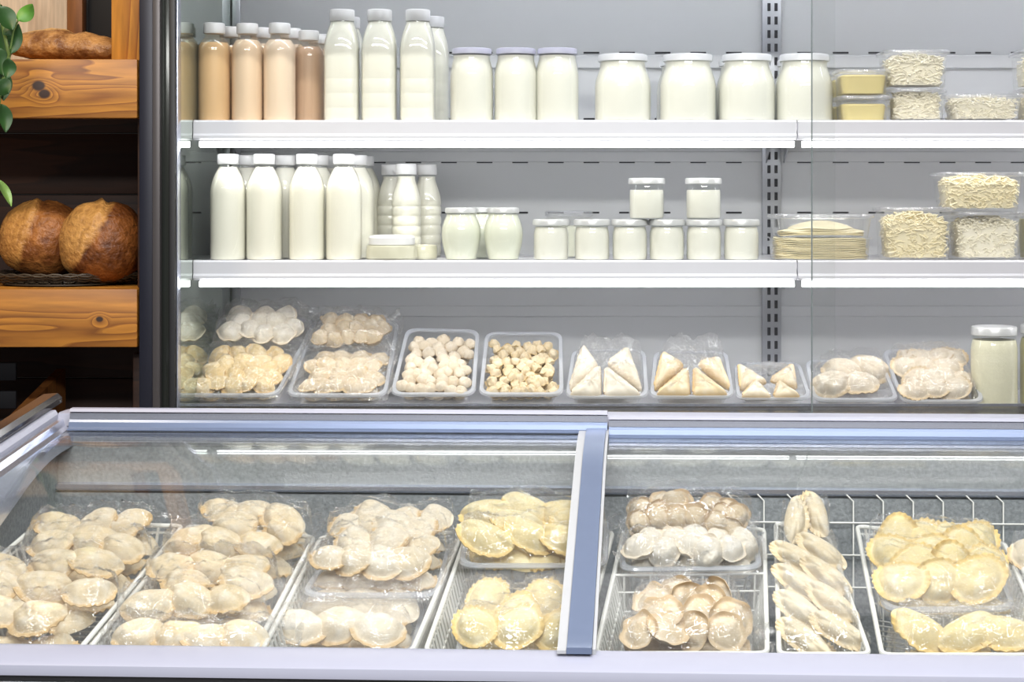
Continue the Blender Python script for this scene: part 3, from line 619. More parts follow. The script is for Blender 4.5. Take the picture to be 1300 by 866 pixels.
def shreds(loc, wb, wt, d, z0, z1, mound, n, label, mat, ln=.016, th=.0026, group=None):
    rng = random.Random(int(loc[0]*1e4)+n); m = MB(); loc = Vector(loc)
    def top(x, y): return z1+mound*(1-min(1, (abs(x)/(wt*.5))**2.2))*(1-min(1, (abs(y)/(d*.5))**2.2))-.3*mound
    R = []
    for t in (0, .5, 1.0): 
        w = wb+(wt-wb)*t-.016; R.append(rrect(w, (d-.016)*(w/wt), .014, z0+.004+(z1-.012-z0)*t))
    R.append(rrect(wt*.5, d*.5, .02, z1+.35*mound-.008)); m.rings([[loc+p for p in r] for r in R])
    for i in range(n):
        side = rng.random()
        if side < .5:
            x = rng.uniform(-.5, .5)*(wt-.02); y = rng.uniform(-.5, .35)*(d-.02); z = top(x, y)+rng.uniform(-.012, .004)
        else:
            z = rng.uniform(z0+.004, z1-.002); t = (z-z0)/(z1-z0); w = wb+(wt-wb)*t-.012
            if side < .85: x = rng.uniform(-.5, .5)*(w-.01); y = -(d-.012)*.5*(w/wt)+rng.uniform(.001, .005)
            else: x = rng.choice((-1, 1))*(w*.5-rng.uniform(.002, .006)); y = rng.uniform(-.5, .4)*(d-.02)
        a = rng.uniform(0, PI); el = rng.uniform(-.6, .6); L = ln*rng.uniform(.5, 1.2)
        dr = Vector((math.cos(a)*math.cos(el), math.sin(a)*math.cos(el)*.5, math.sin(el))); c = Vector((x, y, z)); b = Vector((rng.uniform(-1, 1), rng.uniform(-1, 1), rng.uniform(-.3, 1)))*.0025
        pts = [c-dr*L*.5, c+b, c+dr*L*.5]
        lim = wb*.5+(wt-wb)*.5*min(1, max(0, (z-z0)/(z1-z0)))-.004
        for p in pts: p.x = max(-lim, min(lim, p.x)); p.y = max(-(d*.5-.004)*(lim+.004)/(wt*.5), min(d*.5-.004, p.y)); p.z = max(z0+.003, p.z)
        m.tube([loc+p for p in pts], th*rng.uniform(.7, 1.2)*.6, 4)
    o = m.build('shredded_cheese', mat, origin=loc)
    return tag(o, label, 'cheese', group, 'stuff')
def tubx(x0, x1, Y): return (P((x0+x1)/2, 0, Y).x, (x1-x0)/F*Y)
# yellow tubs, top shelf
def yt(x0, x1, Y, z, h, label, t):
    x, w = tubx(x0, x1, Y); e = tub((x, Y, z), w-.014, w*.84, w-.02, h, label, 'yellow butter tubs on the top shelf', .014); filling(e, 'filling', M['butter'], w-.012, w*.845, w-.02, h, h*t)
yt(1060, 1127, 3.82, s1, .0575, 'small clear tub of yellow butter, bottom of the front stack', .68)
yt(1059, 1127, 3.82, s1+.0578, .0575, 'small clear tub of yellow butter, on top of the front stack', .78)
yt(1049, 1114, 3.96, s1, .0575, 'yellow butter tub in the rear stack, on the shelf', .7)
yt(1049, 1114, 3.96, s1+.0578, .0575, 'yellow butter tub topping the rear stack', .75)
def ct(x0, x1, Y, z, h, fill, mound, n, lab, cl, mat='cheese_white', ln=.016, dd=None, taper=.86, th=.0026, grp='shredded cheese tubs'):
    x, w = tubx(x0, x1, Y); d = dd or w*.85
    tub((x, Y, z), w-.014, w*taper, d, h, lab, grp, .024)
    return shreds((x, Y, z), w*taper-.002, w-.016, d-.004, .003, fill, mound, n, cl, M[mat], ln, th)
ct(1123, 1198, 3.83, s1, .0735, .058, .010, 420, 'clear tub of shredded white cheese, under a taller tub on top shelf', 'shredded white cheese in the lower tub of the top shelf stack')
ct(1116, 1201, 3.83, s1+.0738, .083, .064, .012, 420, 'clear tub of shredded cheese stacked on another tub, top shelf', 'shredded cheese in the upper tub of the top shelf stack', ln=.02, th=.0034)
ct(1195, 1293, 3.83, s1, .0605, .046, .010, 460, 'low wide clear tub of shredded cheese standing alone on top shelf', 'shredded white cheese in the low tub standing alone', taper=.84)
ct(1286, 1370, 3.83, s1, .0735, .058, .010, 160, 'clear cheese tub at the edge of the top shelf, under another', 'shredded cheese in the lower tub at the top shelf edge')
ct(1286, 1370, 3.83, s1+.0738, .083, .064, .010, 160, 'clear cheese tub at the edge of the top shelf, upper of two', 'shredded cheese in the upper tub at the top shelf edge')
ct(1112, 1206, 3.83, s2, .118, .088, .022, 620, 'tall clear tub of coarse shredded cheese beside the pancake tubs', 'coarse shredded cheese in the tall tub beside the pancakes', 'cheese', .017, th=.0034, taper=.85)
ct(1201, 1293, 3.84, s2, .108, .084, .014, 560, 'clear tub of shredded cheese carrying another tub, middle shelf', 'shredded cheese in the lower tub of the middle shelf stack', 'cheese_white', .014, taper=.86)
ct(1187, 1293, 3.84, s2+.1083, .086, .066, .014, 520, 'clear tub of coarse cheese stacked topmost on the middle shelf', 'coarse shredded cheese in the topmost tub of middle shelf', 'cheese', .02, th=.0036, taper=.84)
x, w = tubx(1291, 1370, 3.86); e = tub((x, 3.86, s2), w-.014, w*.86, .1, .108, 'tub of yellow curd at the middle shelf edge', None); filling(e, 'filling', M['whey_dark'], w-.014, w*.86, .1, .108, .09)
# pancake tubs (oval-ended, very rounded)
xp, wp = tubx(976, 1103, 3.84)
gP = 'pancake tubs on the middle shelf'
tub((xp, 3.84, s2), wp-.012, wp*.93, wp*.78, .0565, 'clear round-cornered tub of stacked thin pancakes, on the shelf', gP, .045, lid=False)
tub((xp+.003, 3.84, s2+.0505), wp-.010, wp*.90, wp*.78, .052, 'clear lidded tub with mound of pancakes, on top of another tub', gP, .045)
for k in range(14):
    z = s2+.004+k*.0033; m = MB(); R = []
    rr = random.Random(k)
    w = (wp*.905+rr.uniform(-.006, .004)); dd = wp*.69
    for s, dz in ((.3, .0003), (.98, 0), (1, .0012), (.98, .0024), (.3, .0027)):
        R.append([Vector((p.x, p.y, p.z+.0011*math.sin(7*math.atan2(p.y, p.x)+k))) for p in rrect(w*s, dd*s, .043*s, dz)])
    m.rings(R); o = m.build('thin_pancake', M['pancake'], origin=(0, 0, 0)); o.location = (xp, 3.84, z)
    tag(o, f'thin pancake, {(ORD+["fourteenth"])[k]} from the bottom in the lower pancake tub', 'pancake', 'pancakes in the lower tub')
for k in range(5):
    z = s2+.0505+.004+k*.0034; m = MB(); R = []; w = wp*.84-.012*k*(k > 2); dd = wp*.62
    for s, u in ((.02, 0), (.3, 0), (.6, 0), (.85, 0), (.97, 0), (1, .5), (.97, 1), (.85, 1), (.6, 1), (.3, 1), (.02, 1)):
        R.append([Vector((p.x, p.y, .0026*u+(.004+.0032*k)*max(0, 1-s*s)+.0014*math.sin(5*math.atan2(p.y, p.x)+k*1.3)*s)) for p in rrect(w*s, dd*s, .043*s, 0)])
    m.rings(R); o = m.build('thin_pancake', M['pancake'], origin=(0, 0, 0)); o.location = (xp+.003, 3.84, z)
    tag(o, f'domed thin pancake, {ORD[k]} from the bottom in the upper pancake tub', 'pancake', 'pancakes in the upper tub')
# clear round lidded tub behind small jars
e = empty('plastic_tub', (P(722, 0, 3.98).x, 3.98, s2), 'clear empty-looking round tub behind the first small yogurt jars', 'tub')
MB().lathe([(.045, 0), (.048, .003), (.052, .100)], 32, cap1=False).build('tub_body', M['tub'], e, origin=(0, 0, 0))
MB().lathe([(.053, .094), (.055, .095), (.055, .104), (.052, .107), (.047, .107), (.046, .105)], 32).build('tub_lid', M['tub_lid'], e, origin=(0, 0, 0))
MB().lathe([(.04, .003), (.046, .004), (.0485, .070), (.04, .073)], 32).build('filling', M['whey'], e, origin=(0, 0, 0))
# flat soft cheese packs
def cheese_pack(px0, px1, Y, h, label, lid):
    x, w = tubx(px0, px1, Y); e = empty('cheese_pack', (x, Y, s2), label, 'cheese', 'flat cheese packs on the middle shelf'); r = w/2
    MB().lathe([(r*.90, 0), (r*.99, .004), (r, h*.5), (r*.97, h*.82), (r*.90, h*.90)], 32, cap1=False).build('wrapper', M['tub'], e, origin=(0, 0, 0))
    MB().lathe([(r*.87, .002), (r*.955, .006), (r*.965, h*.5), (r*.93, h*.8), (r*.8, h*.86)], 32).build('soft_cheese', M['soft_cheese'], e, origin=(0, 0, 0))
    if lid: MB().lathe([(r*.82, h*.86), (r*.87, h*.88), (r*.88, h*1.25), (r*.82, h*1.36), (r*.6, h*1.40)], 32).build('lid', M['cap'], e, origin=(0, 0, 0))
cheese_pack(464, 531, 3.81, .040, 'flat round soft cheese pack with white lid, before kefir bottles', True)
cheese_pack(516, 556, 3.855, .038, 'smaller unlidded flat cheese pack beside the lidded one', False)
# ================================================================== dumplings
def dump_mesh(name, mat, a, bf, bb, c, rim=.2, crimp=.003, ncr=15, full=0.0, seed=0, lift=.002, flat=.45, lump=.28, tr=.0024):
    """pinched dumpling: lumpy filled belly, thin crimped rim along the front edge (all round when full=1)"""
    nr, nt = 16, 72; rg = random.Random(seed); off = Vector((rg.uniform(0, 9), rg.uniform(0, 9), rg.uniform(0, 9))); ph = rg.uniform(0, 6)
    top, bot = [], []; rimv = [0.0]
    for i in range(1, nr+1):
        r = (i/nr)**.9; rt, rb_ = [], []
        for j in range(nt):
            th = 2*PI*j/nt; ct, st = math.cos(th), math.sin(th)
            s = full+(1-full)*max(0, min(1, (st+.3)/.5)); s = s*s*(3-2*s)
            by = bf if st > 0 else bb
            e = 2.15; q = (abs(ct)**e+abs(st)**e)**(-1/e)
            R0 = 1-rim*s*(1+.25*noise.noise(Vector((ct*1.5, st*1.5, 5))+off))
            fr_ = max(0, r-R0)/max(1e-6, 1-R0)                      # 0 at the crease, 1 at the edge
            lobe = noise.noise(Vector((ct*r*1.7, st*r*1.7, 0))+off); fine = noise.noise(Vector((ct*r*6, st*r*6, 3))+off)
            z = c*(max(0, 1-(r/R0)**2.5))**.72*(1+lump*lobe+.07*fine) if r < R0 else 0
            sn = math.sin(ncr*th+ph)
            wave = crimp*sn*s*fr_; up = (lift+.004*noise.noise(Vector((ct*2, st*2, 9))+off))*s*fr_
            zu = max(z, tr*s*(1-.55*fr_))+wave+up
            zl = -flat*z+wave+up-(tr*.5*s*(1-.5*fr_) if r >= R0 else tr*.5*s)
            k = (1+.09*noise.noise(Vector((ct*1.3, st*1.3, 7))+off))*(1+.022*sn*s*fr_)
            x, y = a*q*ct*r*k, by*q*st*r*k
            q2 = max(0, min(1, (r-R0+.05)/.15)); rimv.append(q2*q2*(3-2*q2)*s)
            rt.append(Vector((x, y, zu))); rb_.append(Vector((x, y, zl)))
        top.append(rt); bot.append(rb_)
    m = MB(); n = nt
    vs = [Vector((0, 0, c))]+[p for r in top for p in r]; fs = [(0, 1+j, 1+(j+1) % n) for j in range(n)]
    for i in range(nr-1):
        for j in range(n): k = (j+1) % n; fs.append((1+i*n+j, 1+i*n+k, 1+(i+1)*n+k, 1+(i+1)*n+j)[::-1])
    b0 = len(vs); vs += [Vector((0, 0, -flat*c))]+[p for r in bot for p in r]
    fs += [(b0, b0+1+(j+1) % n, b0+1+j) for j in range(n)]
    for i in range(nr-1):
        for j in range(n): k = (j+1) % n; fs.append((b0+1+i*n+j, b0+1+i*n+k, b0+1+(i+1)*n+k, b0+1+(i+1)*n+j))
    for j in range(n): k = (j+1) % n; i = nr-1; fs.append((1+i*n+j, 1+i*n+k, b0+1+i*n+k, b0+1+i*n+j))
    m.add(vs, fs)
    zmin = min(v.z for v in m.v)
    for v in m.v: v.z -= zmin
    me_o = m.build(name, mat, None, ang=60); me = me_o.data; at = me.attributes.new('rim', 'FLOAT', 'POINT'); at.data.foreach_set('value', rimv+rimv); bpy.data.objects.remove(me_o)
    return me
KINDS = {}
def kind(key, n, **kw):
    KINDS[key] = ([dump_mesh(key, seed=k*7+sum(map(ord, key)), **kw) for k in range(n)], kw['a'], (kw['bf']+kw['bb'])/2, kw['c']*(1+kw.get('flat', .45)))
kind('half_moon', 5, mat=M['dough_cream'], a=.041, bf=.033, bb=.026, c=.020, rim=.22, crimp=.0022, ncr=19, flat=.25)
kind('pasty', 5, mat=M['dough_pale'], a=.035, bf=.031, bb=.026, c=.018, rim=.20, crimp=.0015, ncr=17, flat=.25, full=.3)
kind('yellow_moon', 5, mat=M['dough_yellow'], a=.043, bf=.031, bb=.024, c=.019, rim=.21, crimp=.0024, ncr=20, flat=.25)
kind('yellow_round', 5, mat=M['dough_yellow'], a=.041, bf=.035, bb=.031, c=.018, rim=.20, crimp=.0022, ncr=22, full=.8, flat=.25)
kind('hat', 4, mat=M['dough_tan'], a=.0235, bf=.0235, bb=.0225, c=.023, rim=.19, crimp=.0008, ncr=7, full=1.0, lift=.004, lump=.15)
kind('white_hat', 4, mat=M['dough_white'], a=.027, bf=.025, bb=.023, c=.021, rim=.15, crimp=.0014, ncr=8, full=.5, lump=.2)
kind('disc', 4, mat=M['dough_tan'], a=.033, bf=.033, bb=.031, c=.010, rim=.20, crimp=.0016, ncr=6, full=1.0, lift=.006, lump=.35)
kind('ball', 5, mat=M['dough_ball'], a=.0165, bf=.0155, bb=.0150, c=.0155, rim=.02, crimp=0, full=0, flat=.6, lump=.18)
kind('nub', 5, mat=M['dough_nub'], a=.0135, bf=.0125, bb=.0110, c=.0125, rim=.18, crimp=.0016, ncr=5, full=.3, flat=.6, lump=.35, tr=.0012)
kind('long', 4, mat=M['dough_long'], a=.054, bf=.024, bb=.020, c=.018, rim=.27, crimp=.0026, ncr=24, flat=.25)
def frame(c):
    """c = FL, FR, BR, BL world points -> (bilinear fn, eu, ev, n)"""
    FL, FR, BR, BL = c
    eu = ((FR-FL)+(BR-BL)).normalized(); ev = (BL-FL)+(BR-FR); n = eu.cross(ev).normalized(); ev = n.cross(eu)
    f = lambda u, v: FL*(1-u)*(1-v)+FR*u*(1-v)+BR*u*v+BL*(1-u)*v
    return f, eu, ev, n
def pack(c, key, rows, name, desc, where, group, mound=.0, layer=0.0, seed=0, yaw=None, tilt=.25, scale=1.0, jit=.15, inset=.06, under=None, cat='dumpling', yawvar=.7, w0=0.0, lean=.5):
    """rows of dumplings over the quad c, each its own object; returns the items for the film"""
    f, eu, ev, n = frame(c); rg = random.Random(seed+31); items = []
    meshes, a, b, h = KINDS[key]; nr = len(rows)
    for ri, cnt in enumerate(rows):
        for k in range(cnt):
            u = inset+(1-2*inset)*((k+.5+(.22 if ri % 2 else -.22)*(1 if cnt > 1 else 0))/cnt)+rg.uniform(-jit, jit)/cnt*.6
            v = inset+(1-2*inset)*(ri+.5+rg.uniform(-jit, jit))/nr
            w = layer+.6*mound*(1-(2*u-1)**2)*(1-(2*v-1)**2)+rg.uniform(0, w0)
            p = f(u, v)+n*w
            o = bpy.data.objects.new(name, meshes[rg.randrange(len(meshes))]); link(o)
            ya = rg.uniform(-yawvar, yawvar)+(yaw if yaw is not None else PI)
            if yaw is None and yawvar >= 3: pass
            le = lean*rg.uniform(.75, 1.25); p += n*(math.sin(le)*b*scale*.40)
            R = Matrix((eu, ev, n)).transposed() @ Matrix.Rotation(le, 3, 'X') @ Matrix.Rotation(ya, 3, 'Z') @ Euler((rg.uniform(-tilt, tilt)*.6, rg.uniform(-tilt, tilt), 0)).to_matrix()
            s = scale*rg.uniform(.93, 1.07)
            o.matrix_world = Matrix.Translation(p) @ R.to_4x4() @ Matrix.Scale(s, 4)
            rn = 'front' if ri == 0 else ('back' if ri == nr-1 else ORD[ri])
            wl = where
            pos = 'lone' if cnt == 1 else f'{ORD[k]} from left'
            tag(o, f'{desc}, {pos} in {rn} row, {wl}', cat, group)
            items.append((p+n*(h*s*.5), a*s, h*s*.55))
    return items
def fill_under(c, key, rows, name, desc, where, group, layer, seed=0, scale=1.0, cat='dumpling'):
    f, eu, ev, n = frame(c); rg = random.Random(seed+77); meshes, a, b, h = KINDS[key]
    for ri, cnt in enumerate(rows):
        for k in range(cnt):
            u = .07+.86*(k+.5)/cnt+rg.uniform(-.02, .02); v = .05+.9*(ri+.5)/len(rows)+rg.uniform(-.02, .02)
            o = bpy.data.objects.new(name, meshes[rg.randrange(len(meshes))]); link(o)
            R = Matrix((eu, ev, n)).transposed() @ Matrix.Rotation(rg.uniform(0, 6), 3, 'Z')
            o.matrix_world = Matrix.Translation(f(u, v)+n*layer) @ R.to_4x4() @ Matrix.Scale(scale, 4)
            tag(o, f'{desc} of the lower layer, {where}', cat, group+', lower layer')
def film(c, items, name, label, cat, group=None, base=-.004, mar=.06, N=46, mat='film', seed=0, gap=.004, wr=.009, flaps=(), smooth=16):
    """bag or wrap drawn taut over the items: a height field over the quad, closed underneath"""
    f, eu, ev, n = frame(c); H = np.zeros((N, N)); base_p = [[None]*N for _ in range(N)]
    for i in range(N):
        for j in range(N):
            u = -mar+(1+2*mar)*j/(N-1); v = -mar+(1+2*mar)*i/(N-1); base_p[i][j] = f(u, v)
    A = np.array([[list(p) for p in r] for r in base_p]); H[:] = base
    EU, EV, NN = (np.array(list(q)) for q in (eu, ev, n))
    for p, r, hh in items:
        d = np.array(list(p))-A; du, dv, dw = d @ EU, d @ EV, d @ NN
        r2 = (du**2+dv**2)/((r*1.12)**2); w = dw+hh*1.12*np.sqrt(np.clip(1-r2, 0, 1))
        H = np.where(r2 < 1, np.maximum(H, w+gap), H)
    edge = np.ones((N, N)); edge[0, :] = edge[-1, :] = edge[:, 0] = edge[:, -1] = 0
    for _ in range(smooth):
        av = (np.roll(H, 1, 0)+np.roll(H, -1, 0)+np.roll(H, 1, 1)+np.roll(H, -1, 1))/4
        H = np.where(edge > 0, np.maximum(H, av), base)
    vs = []
    for i in range(N):
        for j in range(N):
            p = A[i, j]; q = Vector(p)*22+Vector((seed*3.1, 0, 0))
            wv = (1-abs(noise.noise(q)))**3*.6+(1-abs(noise.noise(Vector((q.x*2.3+q.y, q.y*.8, q.z)))))**6*.8
            h = H[i, j]+(wr*wv*edge[i, j] if edge[i, j] else 0)
            vs.append(Vector(p)+n*h)
    m = MB(); fs = [(i*N+j, i*N+j+1, (i+1)*N+j+1, (i+1)*N+j) for i in range(N-1) for j in range(N-1)]
    m.add(vs, fs)
    lowb = [f(-mar, -mar), f(1+mar, -mar), f(1+mar, 1+mar), f(-mar, 1+mar)]
    # underside
    K = 2; b0 = len(m.v); m.v.extend(p+n*(base-.0015) for p in lowb); m.f.append((b0+3, b0+2, b0+1, b0))
    if name == 'dumpling_bag':                        # ruffled edges of the bag
        e = mar
        flaps = list(flaps)+[((-e, 1+e), (1+e, 1+e), (0, .35, .9), .017), ((1+e, -e), (1+e, 1+e), (.7, 0, .7), .016), ((-e, 1+e), (-e, -e), (-.7, 0, .7), .014)]
    for (pa, pb_, out, ht) in flaps:                  # flat crinkled flap of the bag end between two edge params
        L = 26; rowsF = []
        for s in range(5):
            t = s/4; row = []
            for k in range(L+1):
                x = k/L; a = f(*pa)*(1-x)+f(*pb_)*x+n*(.004)
                dirv = eu*out[0]+ev*out[1]+n*out[2]
                row.append(a+dirv*(ht*t*(.75+.6*noise.noise(Vector((x*6+seed, ht*90, 1)))))+n*(.006*t*math.sin(x*9+seed)+.005*t*noise.noise(Vector((x*11, t*3, seed))))+eu*(.004*t*noise.noise(Vector((x*14, 5, seed))))+ev*(.005*t*noise.noise(Vector((x*14, 9, seed)))))
            rowsF.append(row)
        fv = [p for r in rowsF for p in r]; ff = [(s*(L+1)+k, s*(L+1)+k+1, (s+1)*(L+1)+k+1, (s+1)*(L+1)+k) for s in range(4) for k in range(L)]
        m.add(fv, ff); m.add([p-n*.0012+Vector((0, .0006, 0)) for p in fv], [q[::-1] for q in ff])
    o = f(.5, .5); ob = m.build(name, M[mat], origin=o, ang=75)
    return tag(ob, label, cat, group)
def quad_ring(c, r, grow, w, n, k=5):
    """rounded outline of quad c grown by GROW, lifted W along n"""
    cen = sum(c, Vector())/4; pts = []
    cs = []
    for i in range(4):
        a, b, d = c[i-1], c[i], c[(i+1) % 4]; e1 = (b-a).normalized(); e2 = (b-d).normalized(); cs.append(b+(e1+e2)*grow)
    for i in range(4):
        a, b, d = cs[i-1], cs[i], cs[(i+1) % 4]; p0 = b+(a-b).normalized()*r; p1 = b+(d-b).normalized()*r
        for q in range(k+1):
            t = q/k; pts.append(p0*(1-t)**2+b*(2*t*(1-t))+p1*t*t+n*w)
    return pts
def tray(c, depth, label, group=None, rimw=.008, r=.025, name='food_tray', lift=0.0):
    f, eu, ev, n = frame(c); o = f(.5, 0); e = empty(name, o, label, 'tray', group)
    m = MB(); m.rings([quad_ring(c, r*.8, -.014, -depth+.002, n), quad_ring(c, r, -.010, -depth+.006, n), quad_ring(c, r, -.002, lift-.002, n)], True, False); m.build('tray_body', M['tray'], e)
    m = MB(); m.rings([quad_ring(c, r, -.002, lift-.002, n), quad_ring(c, r, -.001, lift+.001, n), quad_ring(c, r+.003, rimw*.8, lift+.001, n), quad_ring(c, r+.003, rimw, lift-.003, n), quad_ring(c, r+.003, rimw-.002, lift-.006, n)], False, False); m.build('rim', M['tray_rim'], e)
    return e
def sub(c, u0, v0, u1, v1):
    f = frame(c)[0]; return [f(u0, v0), f(u1, v0), f(u1, v1), f(u0, v1)]
def down(c, w): n = frame(c)[3]; return [p+n*w for p in c]
# ------------------------------------------------------------------ trays on the fridge deck
def deckquad(fl, fr_, br, bl, Yf, Yb): return [P(*fl, Yf), P(*fr_, Yf), P(*br, Yb), P(*bl, Yb)]
YT = 3.775
TR = [deckquad((236, 500), (350, 500), (398, 408), (282, 404), YT, 4.03), deckquad((368, 500), (487, 500), (503, 410), (401, 408), YT, 4.03),
      deckquad((500, 499), (599, 499), (605, 421), (519, 419), YT, 3.97), deckquad((612, 499), (711, 499), (710, 424), (620, 424), YT, 3.97),
      deckquad((722, 502), (819, 502), (816, 446), (730, 446), YT, 3.93), deckquad((829, 502), (928, 502), (920, 448), (834, 448), YT, 3.93),
      deckquad((939, 504), (1026, 504), (1012, 462), (936, 462), YT, 3.92), deckquad((1036, 506), (1137, 506), (1117, 459), (1026, 459), YT, 3.92),
      deckquad((1148, 508), (1246, 508), (1219, 446), (1124, 446), YT, 3.93)]
TD = .040; gT = 'clear plastic trays in a row on the lowest deck'
TL = ['clear tray holding two bags of half-moon dumplings beside the mirrored side wall', 'clear tray holding two bags of dumplings, second from the mirrored side wall', 'clear tray of pale round dough balls on the lowest deck',
      'clear tray of small folded dumplings beside the tray of dough balls', 'clear tray of white triangular pasties beside the small dumplings', 'clear tray of yellowish triangular pasties on the lowest deck',
      'clear tray of small triangular pasties in front of the slotted upright', 'clear tray of large crescent pastries just past the door edge', 'clear tray heaped with round dumplings next to the big curd jar']
for i, c in enumerate(TR):
    tray(c, TD, TL[i], gT)
    n = frame(c)[3]; m = MB()          # riser under the tilted tray
    b = [p-n*(TD+.001) for p in quad_ring(c, .02, -.016, 0, n)]
    m.rings([[Vector((p.x, p.y, .8256)) for p in b], [Vector((p.x, p.y, max(.8262, p.z))) for p in b]]); m.build('tray_riser', M['shelf'], fr)
gD = 'dumplings in the '
# T1 : two bags
c = TR[0]; cf = down(sub(c, .06, .03, .97, .60), -.022); cb = down(sub(c, .12, .62, .97, 1.0), -.002)
it = pack(cf, 'pasty', [5, 4, 5, 4, 4], 'half_moon_dumpling', 'golden half-moon dumpling', 'front bag of first deck tray', gD+'front bag of the first deck tray', .018, .012, 1, tilt=.45, scale=.84, yawvar=.9, lean=0.15)
film(sub(c, .04, .0, .99, .63), it, 'dumpling_bag', 'clear bag of golden dumplings at the front of the first deck tray', 'bag', 'dumpling bags in the deck trays', seed=1, base=-.01)
fill_under(cf, 'pasty', [4, 4, 4], 'half_moon_dumpling', 'golden half-moon dumpling', 'front bag of first deck tray', gD+'front bag of the first deck tray', -.012, 1, .8)
it = pack(cb, 'white_hat', [4, 4, 3], 'round_dumpling', 'white round dumpling', 'back bag of first deck tray', gD+'back bag of the first deck tray', .03, .004, 2, tilt=.4, scale=1.12, lean=0.2)
film(sub(c, .06, .62, 1.0, 1.04), it, 'dumpling_bag', 'clear zip bag of white dumplings at the back of the first deck tray', 'bag', 'dumpling bags in the deck trays', seed=2, base=.0, flaps=[((-.03, 1.02), (1.05, .98), (0, .45, .9), .045)], mat='film_milky')
for o in list(bpy.data.objects):
    if str(o.get('group', '')).startswith('dumplings in the front bag of the first'): o.material_slots[0].link = 'OBJECT'; o.material_slots[0].material = M['dough_gold']
# T2
FLOURY = ('dumplings in the front bag of the second',); SOFT = ('round dumplings in the ninth', 'crescent pastries in the eighth')
c = TR[1]; cf = down(sub(c, .08, .03, .97, .58), -.022); cb = down(sub(c, .08, .60, .97, 1.0), -.008)
it = pack(cf, 'pasty', [5, 4, 5, 4], 'half_moon_dumpling', 'floury half-moon dumpling', 'front bag of second deck tray', gD+'front bag of the second deck tray', .018, .008, 3, tilt=.35, scale=.80, yawvar=.9, lean=0.15)
film(sub(c, .05, .0, .99, .60), it, 'dumpling_bag', 'clear bag of floury dumplings at the front of the second deck tray', 'bag', 'dumpling bags in the deck trays', seed=3, base=-.01, mat='film_milky')
fill_under(cf, 'pasty', [4, 4, 4], 'half_moon_dumpling', 'floury half-moon dumpling', 'front bag of second deck tray', gD+'front bag of the second deck tray', -.012, 2, .8)
it = pack(cb, 'hat', [5, 5, 4], 'round_dumpling', 'tan round dumpling', 'back bag of second deck tray', gD+'back bag of the second deck tray', .02, .004, 4, tilt=.4, lean=0.2)
film(sub(c, .05, .60, 1.0, 1.02), it, 'dumpling_bag', 'hazy bag of tan dumplings at the back of the second deck tray', 'bag', 'dumpling bags in the deck trays', seed=4, base=.0, flaps=[((.0, 1.02), (1.04, 1.0), (0, .6, .8), .03)], mat='film_milky')
# T3 balls, T4 small dumplings
c = TR[2]; ci = down(sub(c, .05, .02, .95, .90), -.022)
it = pack(ci, 'ball', [7, 6, 6, 6, 6, 5, 5, 5], 'dough_ball', 'pale dough ball', 'in tray of dough balls', 'dough balls in the third deck tray', .004, .004, 5, scale=.98, jit=.35, yawvar=3.1, cat='dumpling', inset=.02, lean=0)
fill_under(ci, 'ball', [6, 6, 6, 6, 5, 5], 'dough_ball', 'pale dough ball', 'in tray of dough balls', 'dough balls in the third deck tray', -.016, 3)
c = TR[3]; ci = down(sub(c, .05, .02, .95, .90), -.022)
it = pack(ci, 'nub', [8, 7, 7, 7, 7, 7, 6, 6, 6], 'small_dumpling', 'small folded dumpling', 'in fourth deck tray', 'small dumplings in the fourth deck tray', .004, .004, 6, tilt=.7, scale=1.05, jit=.4, yawvar=3.1, inset=.02, lean=0)
fill_under(ci, 'nub', [7, 7, 7, 7, 6, 6], 'small_dumpling', 'small folded dumpling', 'in fourth deck tray', 'small dumplings in the fourth deck tray', -.016, 4, 1.05)
# triangular pasties
def tri_mesh(pts, th, seed):
    """puffed triangular pasty with a raised seam; pts world, thick along n"""
    a, b, c_ = pts; n = (b-a).cross(c_-a).normalized(); cen = (a+b+c_)/3
    if n.y > 0: n = -n
    N = 42; m = MB(); out = []
    P3 = [a, b, c_]; 
    for i in range(3):
        p, q, s = P3[i-1], P3[i], P3[(i+1) % 3]
        for k in range(5):
            t = k/4; p0 = q+(p-q)*.14; p1 = q+(s-q)*.14; out.append(p0*(1-t)**2+q*2*t*(1-t)+p1*t*t)
        for k in range(1, 9): 
            t = k/9; A_, B_ = q+(s-q)*.14, s+(q-s)*.14; out.append(A_*(1-t)+B_*t)
    R = []
    for s, h in ((.01, .93), (.35, .92), (.65, .80), (.85, .55), (.96, .25), (1.0, .0), (.96, -.25), (.8, -.5), (.4, -.6), (.01, -.6)):
        R.append([cen+(p-cen)*s+n*(th*h*(1+.25*noise.noise(p*40+Vector((seed, 0, 0))))) for p in out])
    m.rings(R)
    for (e0, e1) in ((a, b),):
        pth = [e0*(1-t)+e1*t+(cen-e0*(1-t)-e1*t)*.07+n*(th*.30) for t in [.1+.8*k/12 for k in range(13)]]
        m.tube(pth, [.0022+.0016*(k % 2) for k in range(13)], 6)
    return m, cen
def pasties(tris, mat, name, labels, group, Yc, th=.014):
    for i, (t, lb) in enumerate(zip(tris, labels)):
        pts = [P(x, y, Y) for x, y, Y in t]; m, cen = tri_mesh(pts, th*1.45, i); o = m.build(name, mat, origin=cen, ang=60); nv = len(o.data.vertices); ns = 39; at = o.data.attributes.new('rim', 'FLOAT', 'POINT'); at.data.foreach_set('value', [(0, 0, 0, .25, .8, 1, .8, .3, 0, 0)[v//ns] if v < ns*10 else .9 for v in range(nv)]); tag(o, lb, 'pasty', group)
